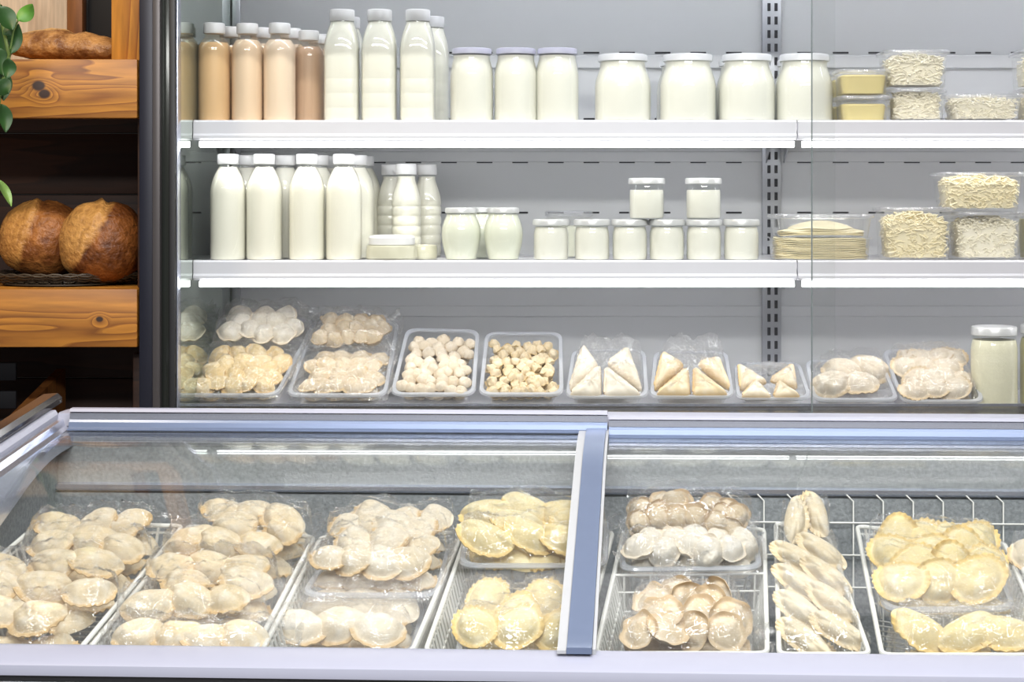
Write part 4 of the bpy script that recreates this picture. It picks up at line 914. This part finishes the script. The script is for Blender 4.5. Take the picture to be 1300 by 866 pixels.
pasties([[(741, 437, 3.90), (721, 500, 3.79), (761, 466, 3.84)], [(763, 463, 3.84), (720, 504, 3.775), (764, 506, 3.775)], [(768, 465, 3.84), (766, 506, 3.775), (817, 504, 3.775)], [(797, 441, 3.90), (769, 462, 3.85), (817, 500, 3.80)]],
        M['dough_white'], 'triangular_pasty', ['white triangular pasty standing upright, dough ball tray side of its tray', 'white triangular pasty lying in front, nearer the small dumplings', 'white triangular pasty lying in front, farther from the small dumplings', 'white triangular pasty behind, on the yellowish pasty side'], 'white pasties in the fifth deck tray', 3.8, .016)
pasties([[(842, 446, 3.89), (829, 499, 3.79), (870, 464, 3.84)], [(874, 466, 3.84), (830, 503, 3.775), (877, 505, 3.775)], [(880, 466, 3.84), (879, 505, 3.775), (927, 503, 3.775)], [(912, 455, 3.89), (884, 462, 3.85), (929, 498, 3.80)]],
        M['dough_cream'], 'triangular_pasty', ['yellowish triangular pasty at the back, beside the white pasties', 'yellowish triangular pasty lying in front, beside the white pasties', 'yellowish triangular pasty lying in front, beside the upright', 'yellowish triangular pasty at the back, beside the upright'], 'yellowish pasties in the sixth deck tray', 3.8, .015)
pasties([[(936, 461, 3.88), (939, 497, 3.81), (976, 486, 3.83)], [(960, 482, 3.82), (939, 506, 3.772), (981, 507, 3.772)], [(988, 484, 3.82), (981, 507, 3.772), (1018, 505, 3.772)], [(1008, 462, 3.88), (975, 484, 3.83), (1013, 495, 3.81)]],
        M['dough_pale'], 'triangular_pasty', ['small triangular pasty at the back of the upright tray, pasty side', 'small triangular pasty at the front of the upright tray, pasty side', 'small triangular pasty at the front of the upright tray, door edge side', 'small triangular pasty at the back of the upright tray, door edge side'], 'small pasties in the seventh deck tray', 3.8, .012)
def plain_film(c, lo, label, group, seed, hs, mat='film'):
    f, eu, ev, n = frame(c); it = [(f(u, v)+n*(w+.010), .030, .018) for u, v, w in hs]
    return film(c, it, 'wrapping_film', label, 'bag', group, seed=seed, base=-.004, mar=.0, mat=mat, wr=.014)
hs5 = [(.25, .25, .012), (.7, .25, .012), (.3, .75, .02), (.75, .75, .02), (.5, .5, .012)]
plain_film(sub(TR[4], .02, .02, .98, 1.0), 0, 'clear film over the white triangular pasties', 'films over the deck trays', 11, hs5)
plain_film(sub(TR[5], .02, .02, .98, 1.0), 0, 'clear film over the yellowish triangular pasties', 'films over the deck trays', 12, hs5)
plain_film(sub(TR[6], .02, .02, .98, 1.0), 0, 'clear film over the small triangular pasties', 'films over the deck trays', 13, [(.3, .3, .006), (.6, .3, .006)])
c = TR[7]; it = pack(down(sub(c, .08, .05, .92, 1.0), -.018), 'half_moon', [2, 2], 'crescent_pastry', 'large pale crescent pastry', 'tray past the door edge', 'crescent pastries in the eighth deck tray', .004, .010, 9, scale=1.18, tilt=.3, yawvar=.4, cat='pastry', lean=0.4)
film(sub(c, .02, .02, .98, 1.0), it, 'wrapping_film', 'clear film over the large crescent pastries past the door edge', 'bag', 'films over the deck trays', seed=14, mar=0)
c = TR[8]; it = pack(down(sub(c, .06, .04, .94, .98), -.014), 'yellow_round', [3, 4, 3, 4], 'round_dumpling', 'floury round dumpling', 'tray by big curd jar', 'round dumplings in the ninth deck tray', .016, .006, 10, tilt=.35, scale=.94, yawvar=3, lean=0.1)
for o in list(bpy.data.objects):
    if o.get('group') == 'round dumplings in the ninth deck tray': o.material_slots[0].link = 'OBJECT'; o.material_slots[0].material = M['dough_white']
fill_under(sub(c, .06, .04, .94, .98), 'pasty', [3, 3, 3], 'round_dumpling', 'floury dumpling', 'tray by big curd jar', 'round dumplings in the ninth deck tray', -.032, 5)
film(sub(c, .03, .02, .97, 1.0), it, 'wrapping_film', 'clear film over the heaped round dumplings next to the curd jar', 'bag', 'films over the deck trays', seed=15, mar=.0)
for o in list(bpy.data.objects):
    if str(o.get('group', '')).startswith(FLOURY): o.material_slots[0].link = 'OBJECT'; o.material_slots[0].material = M['dough_floury']
    if str(o.get('group', '')).startswith(SOFT): o.material_slots[0].link = 'OBJECT'; o.material_slots[0].material = M['dough_soft']
# ================================================================== chest freezer
YAW = .045; EU = Vector((math.cos(YAW), -math.sin(YAW), 0)); EV = Vector((math.sin(YAW), math.cos(YAW), 0)); FO = Vector((0, 2.2, 0))
def W(u, v, z): return FO+EU*u+EV*v+Vector((0, 0, z))
UL, UR = -.965, 1.25
fz = empty('chest_freezer', W(0, .42, 0), 'long white chest freezer with curved sliding glass lids, full of packed dumplings', 'freezer')
def sweep_u(name, prof, mat, u0=UL, u1=UR, parent=fz, ang=20):
    m = MB(); R = [[W(u, v, z) for v, z in prof] for u in (u0, u1)]; m.rings(R); return m.build(name, mat, parent, origin=fz.location, ang=ang)
sweep_u('front_rail', [(.152, .679), (.14, .680), (.085, .6735), (.078, .670), (.076, .662), (.076, .657), (.082, .655), (.152, .655)], M['alu_light'], UL-.04, UR)
sweep_u('rail_gap', [(.084, .6545), (.084, .647), (.152, .647), (.152, .6545)], M['black'], UL-.04, UR)
sweep_u('body', [(.076, .6465), (.076, .05), (.14, .05), (.14, .6465)], M['white_body'], UL-.04, UR)
sweep_u('body', [(.93, .88), (.93, .05), (.90, .05), (.90, .88)], M['white_body'], UL-.04, UR)
LID = []
_z, _d = .873, 0.0
while _d < .7101:
    LID.append((.85-_d, _z)); _s = .05 if _d < .04 else (.05+.27*(_d-.04)/.17 if _d < .21 else .335)
    _z -= _s*.01; _d += .01
LID.reverse()
# back rail and lid frames
sweep_u('back_rail', [(.862, .9055), (.868, .9065), (.900, .9065), (.925, .9055), (.935, .900), (.935, .86), (.858, .86), (.858, .878), (.853, .884)], M['alu_light'])
def lidz(v):
    for (a, za), (b, zb_) in zip(LID, LID[1:]):
        if a <= v <= b: return za+(zb_-za)*(v-a)/(b-a)
    return LID[-1][1] if v > .5 else LID[0][1]
def lid(u0, u1, dz, label):
    m = MB(); n = 40; R = []
    vv = [.142+.703*i/n for i in range(n+1)]
    def nz(v, t):
        s = (lidz(min(.845, v+.01))-lidz(max(.141, v-.01)))/max(.01, (min(.845, v+.01)-max(.141, v-.01))); k = 1/math.hypot(1, s); return v-s*k*t, lidz(v)+k*t
    ring = [nz(v, dz+.002) for v in vv]+[nz(v, dz-.002) for v in vv[::-1]]
    m.rings([[W(u, v, z) for v, z in ring] for u in (u0, u1)]); o = m.build('glass_lid', M['lid_glass'], fz, ang=35); o['label'] = label
    def strip(name, mat, ua, ub, t0, t1, va=.142, vb=.845):
        vs = [va+(vb-va)*i/30 for i in range(31)]; r = [nz(v, t0) for v in vs]+[nz(v, t1) for v in vs[::-1]]
        MB().rings([[W(u, v, z) for v, z in r] for u in (ua, ub)]).build(name, mat, o, origin=fz.location, ang=35)
    return o, strip
lidL, stL = lid(UL+.03, .0, .006, 'glass lid overlapping on top')
stL('lid_bar', M['alu_blue'], -.017, .017, .0085, .017, .122); stL('seal_strip', M['seal'], -.030, -.0175, .0085, .013, .122); stL('seal_strip', M['seal'], .0175, .022, .003, .013, .13)
lidR, stR = lid(-.02, UR-.03, .0, 'lower glass lid')
def lframe(dz, u0, u1, p):
    sweep_u('lid_frame', [(.850, .9055+dz), (.850, .9115+dz), (.836, .9110+dz), (.832, .9060+dz), (.836, .9040+dz)], M['alu_light'], u0, u1, p)
    sweep_u('lid_frame', [(.850, .9035+dz), (.8345, .9035+dz), (.8330, .8930+dz), (.850, .8930+dz)], M['alu'], u0, u1, p)
    sweep_u('lid_frame', [(.850, .8925+dz), (.8335, .8925+dz), (.8290, .8880+dz), (.8270, .8800+dz), (.8230, .8775+dz), (.8180, .8765+dz), (.8180, .8745+dz), (.850, .8745+dz)], M['alu_blue'], u0, u1, p)
lframe(.006, UL+.03, .019, lidL)
lframe(-.002, .022, UR-.03, lidR)
# side rail and smoky guard
def sweep_v(name, fn, mat, parent=fz, v0=.08, v1=.86, n=24, ang=25):
    m = MB(); m.rings([[W(*p) for p in fn(v0+(v1-v0)*i/n)] for i in range(n+1)]); return m.build(name, mat, parent, origin=fz.location, ang=ang)
def lz(v): return lidz(min(max(v, .141), .8499))
def sz(v): return .9085-.105*(.85-v)-.25*max(0, .45-v)
sweep_v('side_rail', lambda v: [(UL-.035, v, sz(v)), (UL-.005, v, sz(v)+.002), (UL, v, sz(v)-.005), (UL+.003, v, lz(v)-.030), (UL-.035, v, lz(v)-.030)], M['alu_light'])
sweep_v('side_rail_step', lambda v: [(UL+.002, v, sz(v)-.012), (UL+.010, v, sz(v)-.014), (UL+.015, v, sz(v)-.024), (UL+.024, v, sz(v)-.028), (UL+.030, v, lz(v)-.004), (UL+.030, v, lz(v)-.024), (UL+.004, v, lz(v)-.031)], M['alu'])
sweep_v('end_guard', lambda v: [(UL-.046, v, sz(v)-.05), (UL-.046, v, sz(v)+.018), (UL-.020, v, sz(v)+.020), (UL-.012, v, sz(v)+.013), (UL-.012, v, sz(v)+.003), (UL-.036, v, sz(v)+.002), (UL-.036, v, sz(v)-.05)], M['guard'], v0=.3, v1=.915)
sweep_v('body', lambda v: [(UL-.04, v, .05), (UL-.04, v, lz(v)-.032), (UL-.012, v, lz(v)-.032), (UL-.012, v, .05)], M['white_body'], v0=.08, v1=.93)
# liner
m = MB(); zf = .47
m.rings([[W(u, .858, z) for z in (zf, .7745)] + [W(u, .848, z) for z in (.778,)] + [W(u, .852, .878), W(u, .875, .878), W(u, .875, zf)] for u in (UL, UR)]); m.build('back_liner', M['liner_pale'], fz, smooth=False)
MB().rings([[W(u, v, z) for v, z in ((.852, .772), (.836, .772), (.832, .776), (.832, .783), (.852, .785))] for u in (UL, UR)]).build('liner_ledge', M['alu'], fz, smooth=False)
m = MB(); m.rings([[W(u, v, z) for v, z in ((.834, zf), (.834, .768), (.846, .768), (.846, zf))] for u in (UL, UR)]); m.build('lower_liner', M['liner'], fz, smooth=False)
m = MB(); m.rings([[W(UL-.010, v, z) for v, z in ((.16, zf), (.16, lz(.16)-.034), (.2, lz(.2)-.034), (.4, lz(.4)-.034), (.6, lz(.6)-.034), (.85, lz(.85)-.034), (.85, zf))], [W(UL+.004, v, z) for v, z in ((.16, zf), (.16, lz(.16)-.034), (.2, lz(.2)-.034), (.4, lz(.4)-.034), (.6, lz(.6)-.034), (.85, lz(.85)-.034), (.85, zf))]]); m.build('side_liner', M['liner'], fz, smooth=False)
m = MB(); m.rings([[W(u, v, z) for v, z in ((.152, zf), (.152, .655), (.16, .655), (.16, zf))] for u in (UL, UR)]); m.build('front_liner', M['liner_pale'], fz, smooth=False)
m = MB(); m.rings([[W(u, v, z) for v, z in ((.14, zf-.01), (.14, zf), (.87, zf), (.87, zf-.01))] for u in (UL, UR)]); m.build('liner_floor', M['liner'], fz, smooth=False)
m = MB(); m.rings([[W(UR, v, .05), W(UR, v, lz(v)+.0)] + [W(UR+.03, v, lz(v)+.0), W(UR+.03, v, .05)] for v in [.08+.85*i/20 for i in range(21)]]); m.build('body', M['white_body'], fz)
# wire grid against the rear wall, and a rack on the side wall
m = MB()
u = .24
while u < UR-.02: m.tube([W(u, .826, zf+.02), W(u, .826, .765), W(u-.012, .834, .776)], .0016, 5); u += .0515
for z in (.728, .672, .616): m.tube([W(.21, .824, z), W(UR-.01, .824, z)], .0018, 5)
m.build('wire_grid', M['wire_white'], fz)
m = MB()
for k in range(18):
    v = .19+k*.036; m.tube([W(UL+.022, v, zf+.02), W(UL+.022, v, lz(v)-.135), W(UL+.016, v, lz(v)-.126), W(UL+.006, v, lz(v)-.124)], .0018, 5)
m.tube([W(UL+.024, v, lz(v)-.150) for v in [.17+.66*i/20 for i in range(21)]], .002, 5); m.build('side_wire_rack', M['wire_steel'], fz)
# ------------------------------------------------------------------ wire baskets
gB = 'white wire baskets in the freezer'
def basket(px, label, depth=.15, nside=22, nfront=8, crossbar=None, dzr=.006):
    c = [onrim(x, y, dzr) for x, y in px]; f, eu, ev, n = frame(c); o = f(.5, .5)-n*depth; e = empty('wire_basket', o, label, 'basket', gB)
    # keep the front inside the liner
    m = MB(); m.tube(quad_ring(c, .015, 0, 0, n, 4), .0038, 8, True); m.tube(quad_ring(c, .015, -.001, -.012, n, 4), .0020, 6, True); m.build('rim', M['wire_white'], e)
    ins = [(1, 1), (-1, 1), (-1, -1), (1, -1)]; cb = [c[i]-n*depth+eu*(.034*ins[i][0])+ev*(.02*ins[i][1]) for i in range(4)]
    names = ['front_wires', 'side_wires', 'back_wires', 'side_wires']
    for i in range(4):
        a, b, a2, b2 = c[i], c[(i+1) % 4], cb[i], cb[(i+1) % 4]; k = nside if i % 2 else nfront; m = MB()
        for q in range(k+1):
            t = (q+.5)/(k+1); m.tube([a.lerp(b, t), a2.lerp(b2, t)], .0026, 6)
        for s in (.28, .56, .84): m.tube([a.lerp(a2, s), b.lerp(b2, s)], .0017, 5)
        m.build(names[i], M['wire_white'], e)
    m = MB()
    for q in range(nside+1): t = (q+.5)/(nside+1); m.tube([cb[0].lerp(cb[3], t), cb[1].lerp(cb[2], t)], .0016, 5)
    for q in range(5): t = q/4; m.tube([cb[0].lerp(cb[1], t), cb[3].lerp(cb[2], t)], .0018, 5)
    m.build('floor_wires', M['wire_white'], e)
    if crossbar:
        v = crossbar; m = MB(); A0, B0 = f(.01, v), f(.99, v)
        for dzz in (.0, -.028, -.06, -.09): m.tube([A0+n*dzz, B0+n*dzz], .0022 if dzz == 0 else .0016, 6)
        for q in range(6): t = .06+.176*q; m.tube([A0.lerp(B0, t), A0.lerp(B0, t)-n*.11], .0016, 5)
        m.build('divider', M['wire_white'], e)
    return c, n
K1, kn = basket([(-140, 826), (100, 826), (232, 668), (50, 664)], 'white wire basket in the freezer corner beside the side wall')
K2, _ = basket([(112, 826), (322, 828), (399, 682), (240, 668)], 'white wire basket holding three bags, second from the side wall')
K3, _ = basket([(332, 828), (523, 828), (587, 676), (408, 682)], 'white wire basket third from the side wall, bag on top of a tray')
K4, _ = basket([(540, 828), (738, 829), (778, 676), (594, 675)], 'white wire basket under the blue grey lid bar')
K5, _ = basket([(756, 830), (974, 830), (970, 672), (792, 675)], 'white wire basket with a wire divider, just past the lid bar', crossbar=.60)
K6, _ = basket([(989, 831), (1104, 831), (1052, 684), (985, 664)], 'narrow white wire basket of long dumplings')
K7, _ = basket([(1120, 832), (1335, 832), (1275, 690), (1088, 668)], 'white wire basket of big yellow dumplings')
K8, _ = basket([(1350, 834), (1520, 834), (1420, 690), (1284, 692)], 'white wire basket at the far end, past the yellow dumplings')
# ------------------------------------------------------------------ freezer packages
def fq(fl, fr_, br, bl, df, db=None):
    db = df if db is None else db
    return [onrim(*fl, df-.010), onrim(*fr_, df-.010), onrim(*br, db-.014), onrim(*bl, db-.014)]
gBag = 'dumpling bags in the freezer'; gTr = 'clear trays in the freezer'
# 1
c = fq((-135, 830), (92, 830), (226, 664), (82, 662), .004)
it = pack(c, 'half_moon', [3, 3, 3, 3, 3], 'half_moon_dumpling', 'golden half-moon dumpling', 'bag in side wall basket', gD+'bag in the side wall basket', .016, .004, 21, tilt=.3, scale=1.05, yawvar=.55, w0=.006)
fill_under(c, 'half_moon', [3, 3, 3, 3, 3, 3], 'half_moon_dumpling', 'golden half-moon dumpling', 'bag in side wall basket', gD+'bag in the side wall basket', -.028, 21)
film(down(c, 0), it, 'dumpling_bag', 'large clear bag of golden dumplings in the basket beside the side wall', 'bag', gBag, base=-.03, mar=.03, N=60, seed=21)
# 2 back, front, frontmost
c = fq((202, 722), (368, 722), (402, 664), (278, 650), .012, .018)
it = pack(c, 'half_moon', [3, 2, 3], 'half_moon_dumpling', 'cream half-moon dumpling', 'back bag of second basket', gD+'back bag of the second basket', .018, .004, 22, tilt=.3, scale=1.0, yawvar=.5, w0=.006)
fill_under(c, 'half_moon', [3, 3, 3], 'half_moon_dumpling', 'cream half-moon dumpling', 'back bag of second basket', gD+'back bag of the second basket', -.026, 22)
film(c, it, 'dumpling_bag', 'clear bag of cream dumplings at the back of the second basket', 'bag', gBag, base=-.03, mar=.05, N=50, seed=22, flaps=[((.98, .2), (1.02, 1.0), (.9, .1, .25), .035)])
c = fq((150, 800), (328, 800), (362, 726), (210, 726), .0, .006)
it = pack(c, 'half_moon', [3, 2, 3], 'half_moon_dumpling', 'cream half-moon dumpling', 'middle bag of second basket', gD+'middle bag of the second basket', .016, .004, 23, tilt=.3, scale=1.0, yawvar=.5, w0=.006)
fill_under(c, 'half_moon', [3, 3, 3], 'half_moon_dumpling', 'cream half-moon dumpling', 'middle bag of second basket', gD+'middle bag of the second basket', -.028, 23)
film(c, it, 'dumpling_bag', 'clear bag of cream dumplings in the middle of the second basket', 'bag', gBag, base=-.03, mar=.05, N=50, seed=23)
c = fq((150, 838), (352, 838), (352, 806), (160, 804), .008, .012)
it = pack(c, 'half_moon', [4], 'half_moon_dumpling', 'pale half-moon dumpling', 'hazy bag by front rail', gD+'hazy bag by the front rail', .006, .002, 24, tilt=.2, scale=.9, yawvar=.5)
film(c, it, 'dumpling_bag', 'hazy bag of pale dumplings lying along the front rail, second basket', 'bag', gBag, base=-.012, mar=.12, N=44, seed=24, mat='film_milky', wr=.007)
# 3
c = fq((388, 742), (552, 742), (572, 668), (444, 655), .030, .030)
it = pack(c, 'pasty', [4, 3, 4, 3], 'half_moon_dumpling', 'pale floury dumpling', 'upper bag of third basket', gD+'upper bag of the third basket', .020, .002, 25, tilt=.4, scale=1.05, yawvar=1.0, w0=.008)
fill_under(c, 'pasty', [4, 4, 4], 'half_moon_dumpling', 'pale floury dumpling', 'upper bag of third basket', gD+'upper bag of the third basket', -.026, 25)
film(c, it, 'dumpling_bag', 'clear bag of pale floury dumplings on the upper tray, third basket', 'bag', gBag, base=-.022, mar=.05, N=54, seed=25, flaps=[((1.02, .5), (1.0, 1.04), (.8, .3, .2), .04)])
tray(down(c, -.014), .035, 'clear tray under the bag of pale floury dumplings, third basket', gTr, r=.03)
c = fq((352, 832), (520, 832), (536, 772), (382, 770), -.030, -.030)
it = pack(c, 'pasty', [3, 3], 'half_moon_dumpling', 'peach tinted dumpling', 'lower tray of third basket', gD+'lower tray of the third basket', .012, .004, 26, tilt=.3, scale=1.2, yawvar=1.0)
fill_under(c, 'pasty', [4, 4, 3], 'half_moon_dumpling', 'peach tinted dumpling', 'lower tray of third basket', gD+'lower tray of the third basket', -.026, 26)
film(c, it, 'dumpling_bag', 'hazy wrapped dumplings in the lower tray of the third basket', 'bag', gBag, base=-.02, mar=.03, N=46, seed=26, mat='film_milky')
tray(down(c, .004), .04, 'clear lower tray in front of the third basket', gTr, r=.03)
# 4
c = fq((588, 716), (765, 716), (768, 660), (600, 658), .036, .036)
it = pack(c, 'yellow_moon', [3, 2, 3], 'half_moon_dumpling', 'yellow half-moon dumpling', 'upper tray under lid bar', gD+'upper tray under the lid bar', .012, .010, 27, tilt=.3, scale=1.05, yawvar=.45, w0=.008)
fill_under(c, 'yellow_moon', [4, 4, 4], 'half_moon_dumpling', 'yellow half-moon dumpling', 'upper tray under lid bar', gD+'upper tray under the lid bar', -.020, 27)
film(c, it, 'wrapping_film', 'clear film over the yellow dumplings on the upper tray, lid bar basket', 'bag', 'films in the freezer', base=-.004, mar=.03, N=46, seed=27, flaps=[((-.03, .75), (-.03, 1.05), (-.8, .2, .35), .03), ((1.02, .6), (1.02, 1.05), (.8, .3, .3), .03)])
tray(c, .045, 'clear upper tray of yellow dumplings under the lid bar', gTr, r=.03)
c = fq((584, 832), (748, 832), (757, 764), (592, 764), -.020, -.020)
it = pack(c, 'yellow_round', [3, 2, 2], 'round_dumpling', 'yellow plump dumpling', 'lower tray under lid bar', gD+'lower tray under the lid bar', .012, .004, 28, tilt=.4, scale=.95, yawvar=1.2, w0=.006)
fill_under(c, 'yellow_round', [3, 3, 3], 'round_dumpling', 'yellow plump dumpling', 'lower tray under lid bar', gD+'lower tray under the lid bar', -.028, 28)
film(c, it, 'wrapping_film', 'clear film over the plump dumplings on the lower tray, lid bar basket', 'bag', 'films in the freezer', base=-.004, mar=.03, N=46, seed=28)
tray(c, .045, 'clear lower tray of plump dumplings beside the lid bar', gTr, r=.03)
# 5
c = [P(792, 716, 2.66), P(962, 714, 2.66), P(952, 664, 2.87), P(798, 664, 2.87)]
cf = down(sub(c, .03, .02, .97, .46), -.006); cb = down(sub(c, .02, .44, .98, 1.0), .010)
it = pack(cf, 'white_hat', [5, 5], 'round_dumpling', 'white round dumpling', 'tray behind wire divider', gD+'tray behind the wire divider, white ones', .006, .002, 29, tilt=.5, scale=1.05, yawvar=3, lean=.6)
it2 = pack(cb, 'hat', [6, 5, 6], 'ear_dumpling', 'tan round dumpling with dough brim', 'tray behind wire divider', gD+'tray behind the wire divider, tan ones', .014, .004, 30, tilt=.7, scale=.98, yawvar=3, w0=.008, lean=1.0)
fill_under(down(c, -.03), 'white_hat', [5, 5, 5, 5], 'round_dumpling', 'white round dumpling', 'tray behind wire divider', gD+'tray behind the wire divider, white ones', -.004, 30)
film(c, it+it2, 'dumpling_bag', 'clear crinkled bag of tan and white dumplings behind the wire divider', 'bag', gBag, base=-.014, mar=.03, N=56, seed=30, wr=.006)
tray(down(c, -.006), .05, 'clear tilted tray of tan and white dumplings behind the wire divider', gTr, r=.03)
c = [P(786, 836, 2.40), P(962, 836, 2.40), P(925, 766, 2.54), P(828, 748, 2.58)]
it = pack(c, 'disc', [4, 3, 3, 2], 'disc_dumpling', 'tan flat disc dumpling', 'crinkled front bag past lid bar', gD+'crinkled front bag past the lid bar', .020, .002, 31, tilt=.75, scale=.92, yawvar=3, w0=.008, lean=.8)
fill_under(c, 'disc', [4, 4, 3], 'disc_dumpling', 'tan flat disc dumpling', 'crinkled front bag past lid bar', gD+'crinkled front bag past the lid bar', -.016, 31)
film(c, it, 'dumpling_bag', 'crinkled clear bag of tan disc dumplings in front of the wire divider', 'bag', gBag, base=-.02, mar=.07, N=54, seed=31, wr=.008, flaps=[((1.03, .0), (1.05, .5), (.9, .1, .2), .035), ((-.03, 1.0), (.5, 1.04), (.1, .5, .9), .055)])
# 6 long dumplings in two columns
c = fq((994, 834), (1096, 834), (1046, 676), (990, 676), -.004, .012); f, eu, ev, n = frame(c)
meshes = KINDS['long'][0]; rg = random.Random(66); its = []
for col in range(2):
    for k in range(5):
        v = .06+.19*k+(.06 if col else 0); u = (.27, .74)[col]
        o = bpy.data.objects.new('long_dumpling', meshes[k % 3]); link(o); p = f(u, v)+n*(.012+.022*(k == 4)+.004*k)
        ya = (math.radians(-38)+rg.uniform(-.15, .15)) if k < 4 else math.radians(-80)*(1 if col else -1)
        R = Matrix((eu, ev, n)).transposed() @ Matrix.Rotation(.55, 3, 'X') @ Matrix.Rotation(ya+PI, 3, 'Z') @ Euler((rg.uniform(-.1, .1)-.25, 0, 0)).to_matrix()
        s = (.88, .88)[col]; o.matrix_world = Matrix.Translation(p) @ R.to_4x4() @ Matrix.Scale(s, 4)
        tag(o, f'long pinched dumpling, {ORD[k]} from the front in the {("left", "right")[col]} column of narrow basket', 'dumpling', 'long dumplings in the narrow basket'); its.append((p+n*.01, .03, .012))
fill_under(c, 'long', [1, 1, 1, 1, 1, 1], 'long_dumpling', 'long pinched dumpling', 'narrow basket', 'long dumplings in the narrow basket', -.024, 67, .85)
film(c, its, 'dumpling_bag', 'clear bag around the long dumplings in the narrow basket', 'bag', gBag, base=-.02, mar=.0, N=50, seed=33, gap=.004)
# 7
c = fq((1128, 772), (1284, 770), (1250, 690), (1102, 684), .018, .030)
it = pack(c, 'yellow_round', [3, 3, 3, 4], 'round_dumpling', 'big yellow crimped dumpling', 'tray in yellow dumpling basket', gD+'tray of big yellow dumplings', .012, .0, 34, tilt=.45, scale=1.05, yawvar=1.3, lean=.85, w0=.01)
fill_under(c, 'yellow_round', [4, 4, 3], 'round_dumpling', 'big yellow crimped dumpling', 'tray in yellow dumpling basket', gD+'tray of big yellow dumplings', -.026, 34)
film(c, it, 'dumpling_bag', 'clear bag of big yellow crimped dumplings beside the narrow basket', 'bag', gBag, base=-.01, mar=.03, N=54, seed=34, gap=.003)
tray(c, .05, 'clear tray of big yellow crimped dumplings', gTr, r=.03)
c = fq((1140, 842), (1330, 842), (1322, 792), (1150, 792), .004, .006)
it = pack(c, 'yellow_moon', [3], 'half_moon_dumpling', 'pale yellow dumpling', 'crinkled bag before yellow tray', gD+'crinkled bag before the yellow tray', .010, .004, 35, tilt=.4, scale=1.05, yawvar=1.0)
fill_under(c, 'yellow_moon', [4, 3], 'half_moon_dumpling', 'pale yellow dumpling', 'crinkled bag before yellow tray', gD+'crinkled bag before the yellow tray', -.026, 35)
film(c, it, 'dumpling_bag', 'crinkled hazy bag of pale yellow dumplings by the front rail', 'bag', gBag, base=-.022, mar=.06, N=50, seed=35, wr=.009, mat='film_milky', gap=.006)
# 8
c = fq((1345, 800), (1480, 800), (1400, 700), (1280, 700), .01, .016)
it = pack(c, 'pasty', [3, 3, 3], 'half_moon_dumpling', 'white half-moon dumpling', 'bag at far freezer end', gD+'bag at the far freezer end', .015, .004, 36, tilt=.3, scale=1.1)
film(c, it, 'dumpling_bag', 'clear bag of white dumplings at the far end of the freezer', 'bag', gBag, base=-.02, mar=.05, N=40, seed=36)
# ================================================================== light
def area(name, loc, rot, sx, sy, power, col=(1, 1, 1)):
    l = bpy.data.lights.new(name, 'AREA'); l.shape = 'RECTANGLE'; l.size = sx; l.size_y = sy; l.energy = power; l.color = col
    o = bpy.data.objects.new(name, l); o.location = loc; o.rotation_euler = rot; link(o); return o
area('ceiling_and_fill_light', (.2, 2.35, 2.95), (0, 0, 0), 2.4, .10, 44, (1, .985, .96))
area('ceiling_and_fill_light', (.2, .9, 2.95), (0, 0, 0), 2.4, .12, 80, (1, .985, .96))
area('ceiling_and_fill_light', (0.2, -1.0, 2.75), (math.radians(50), 0, 0), 3.4, .22, 95, (1, .99, .97))  # added fill from behind the camera, brightens the upright faces
sl = area('bread_spot_light', (-1.35, 2.75, 2.55), (math.radians(40), 0, math.radians(5)), .25, .25, 10, (1, .78, .5))
w = bpy.data.worlds.new('world'); SC.world = w; w.use_nodes = True
w.node_tree.nodes['Background'].inputs[0].default_value = (.96, .97, 1.0, 1); w.node_tree.nodes['Background'].inputs[1].default_value = .16
SC.view_settings.view_transform = 'Standard'; SC.view_settings.look = 'None'; SC.view_settings.gamma = 1; SC.view_settings.use_curve_mapping = False
SC.view_settings.exposure = 0.12
SC.cycles.transparent_max_bounces = 40; SC.cycles.max_bounces = 8; SC.cycles.use_denoising = True
SC.cycles.caustics_reflective = False; SC.cycles.caustics_refractive = False
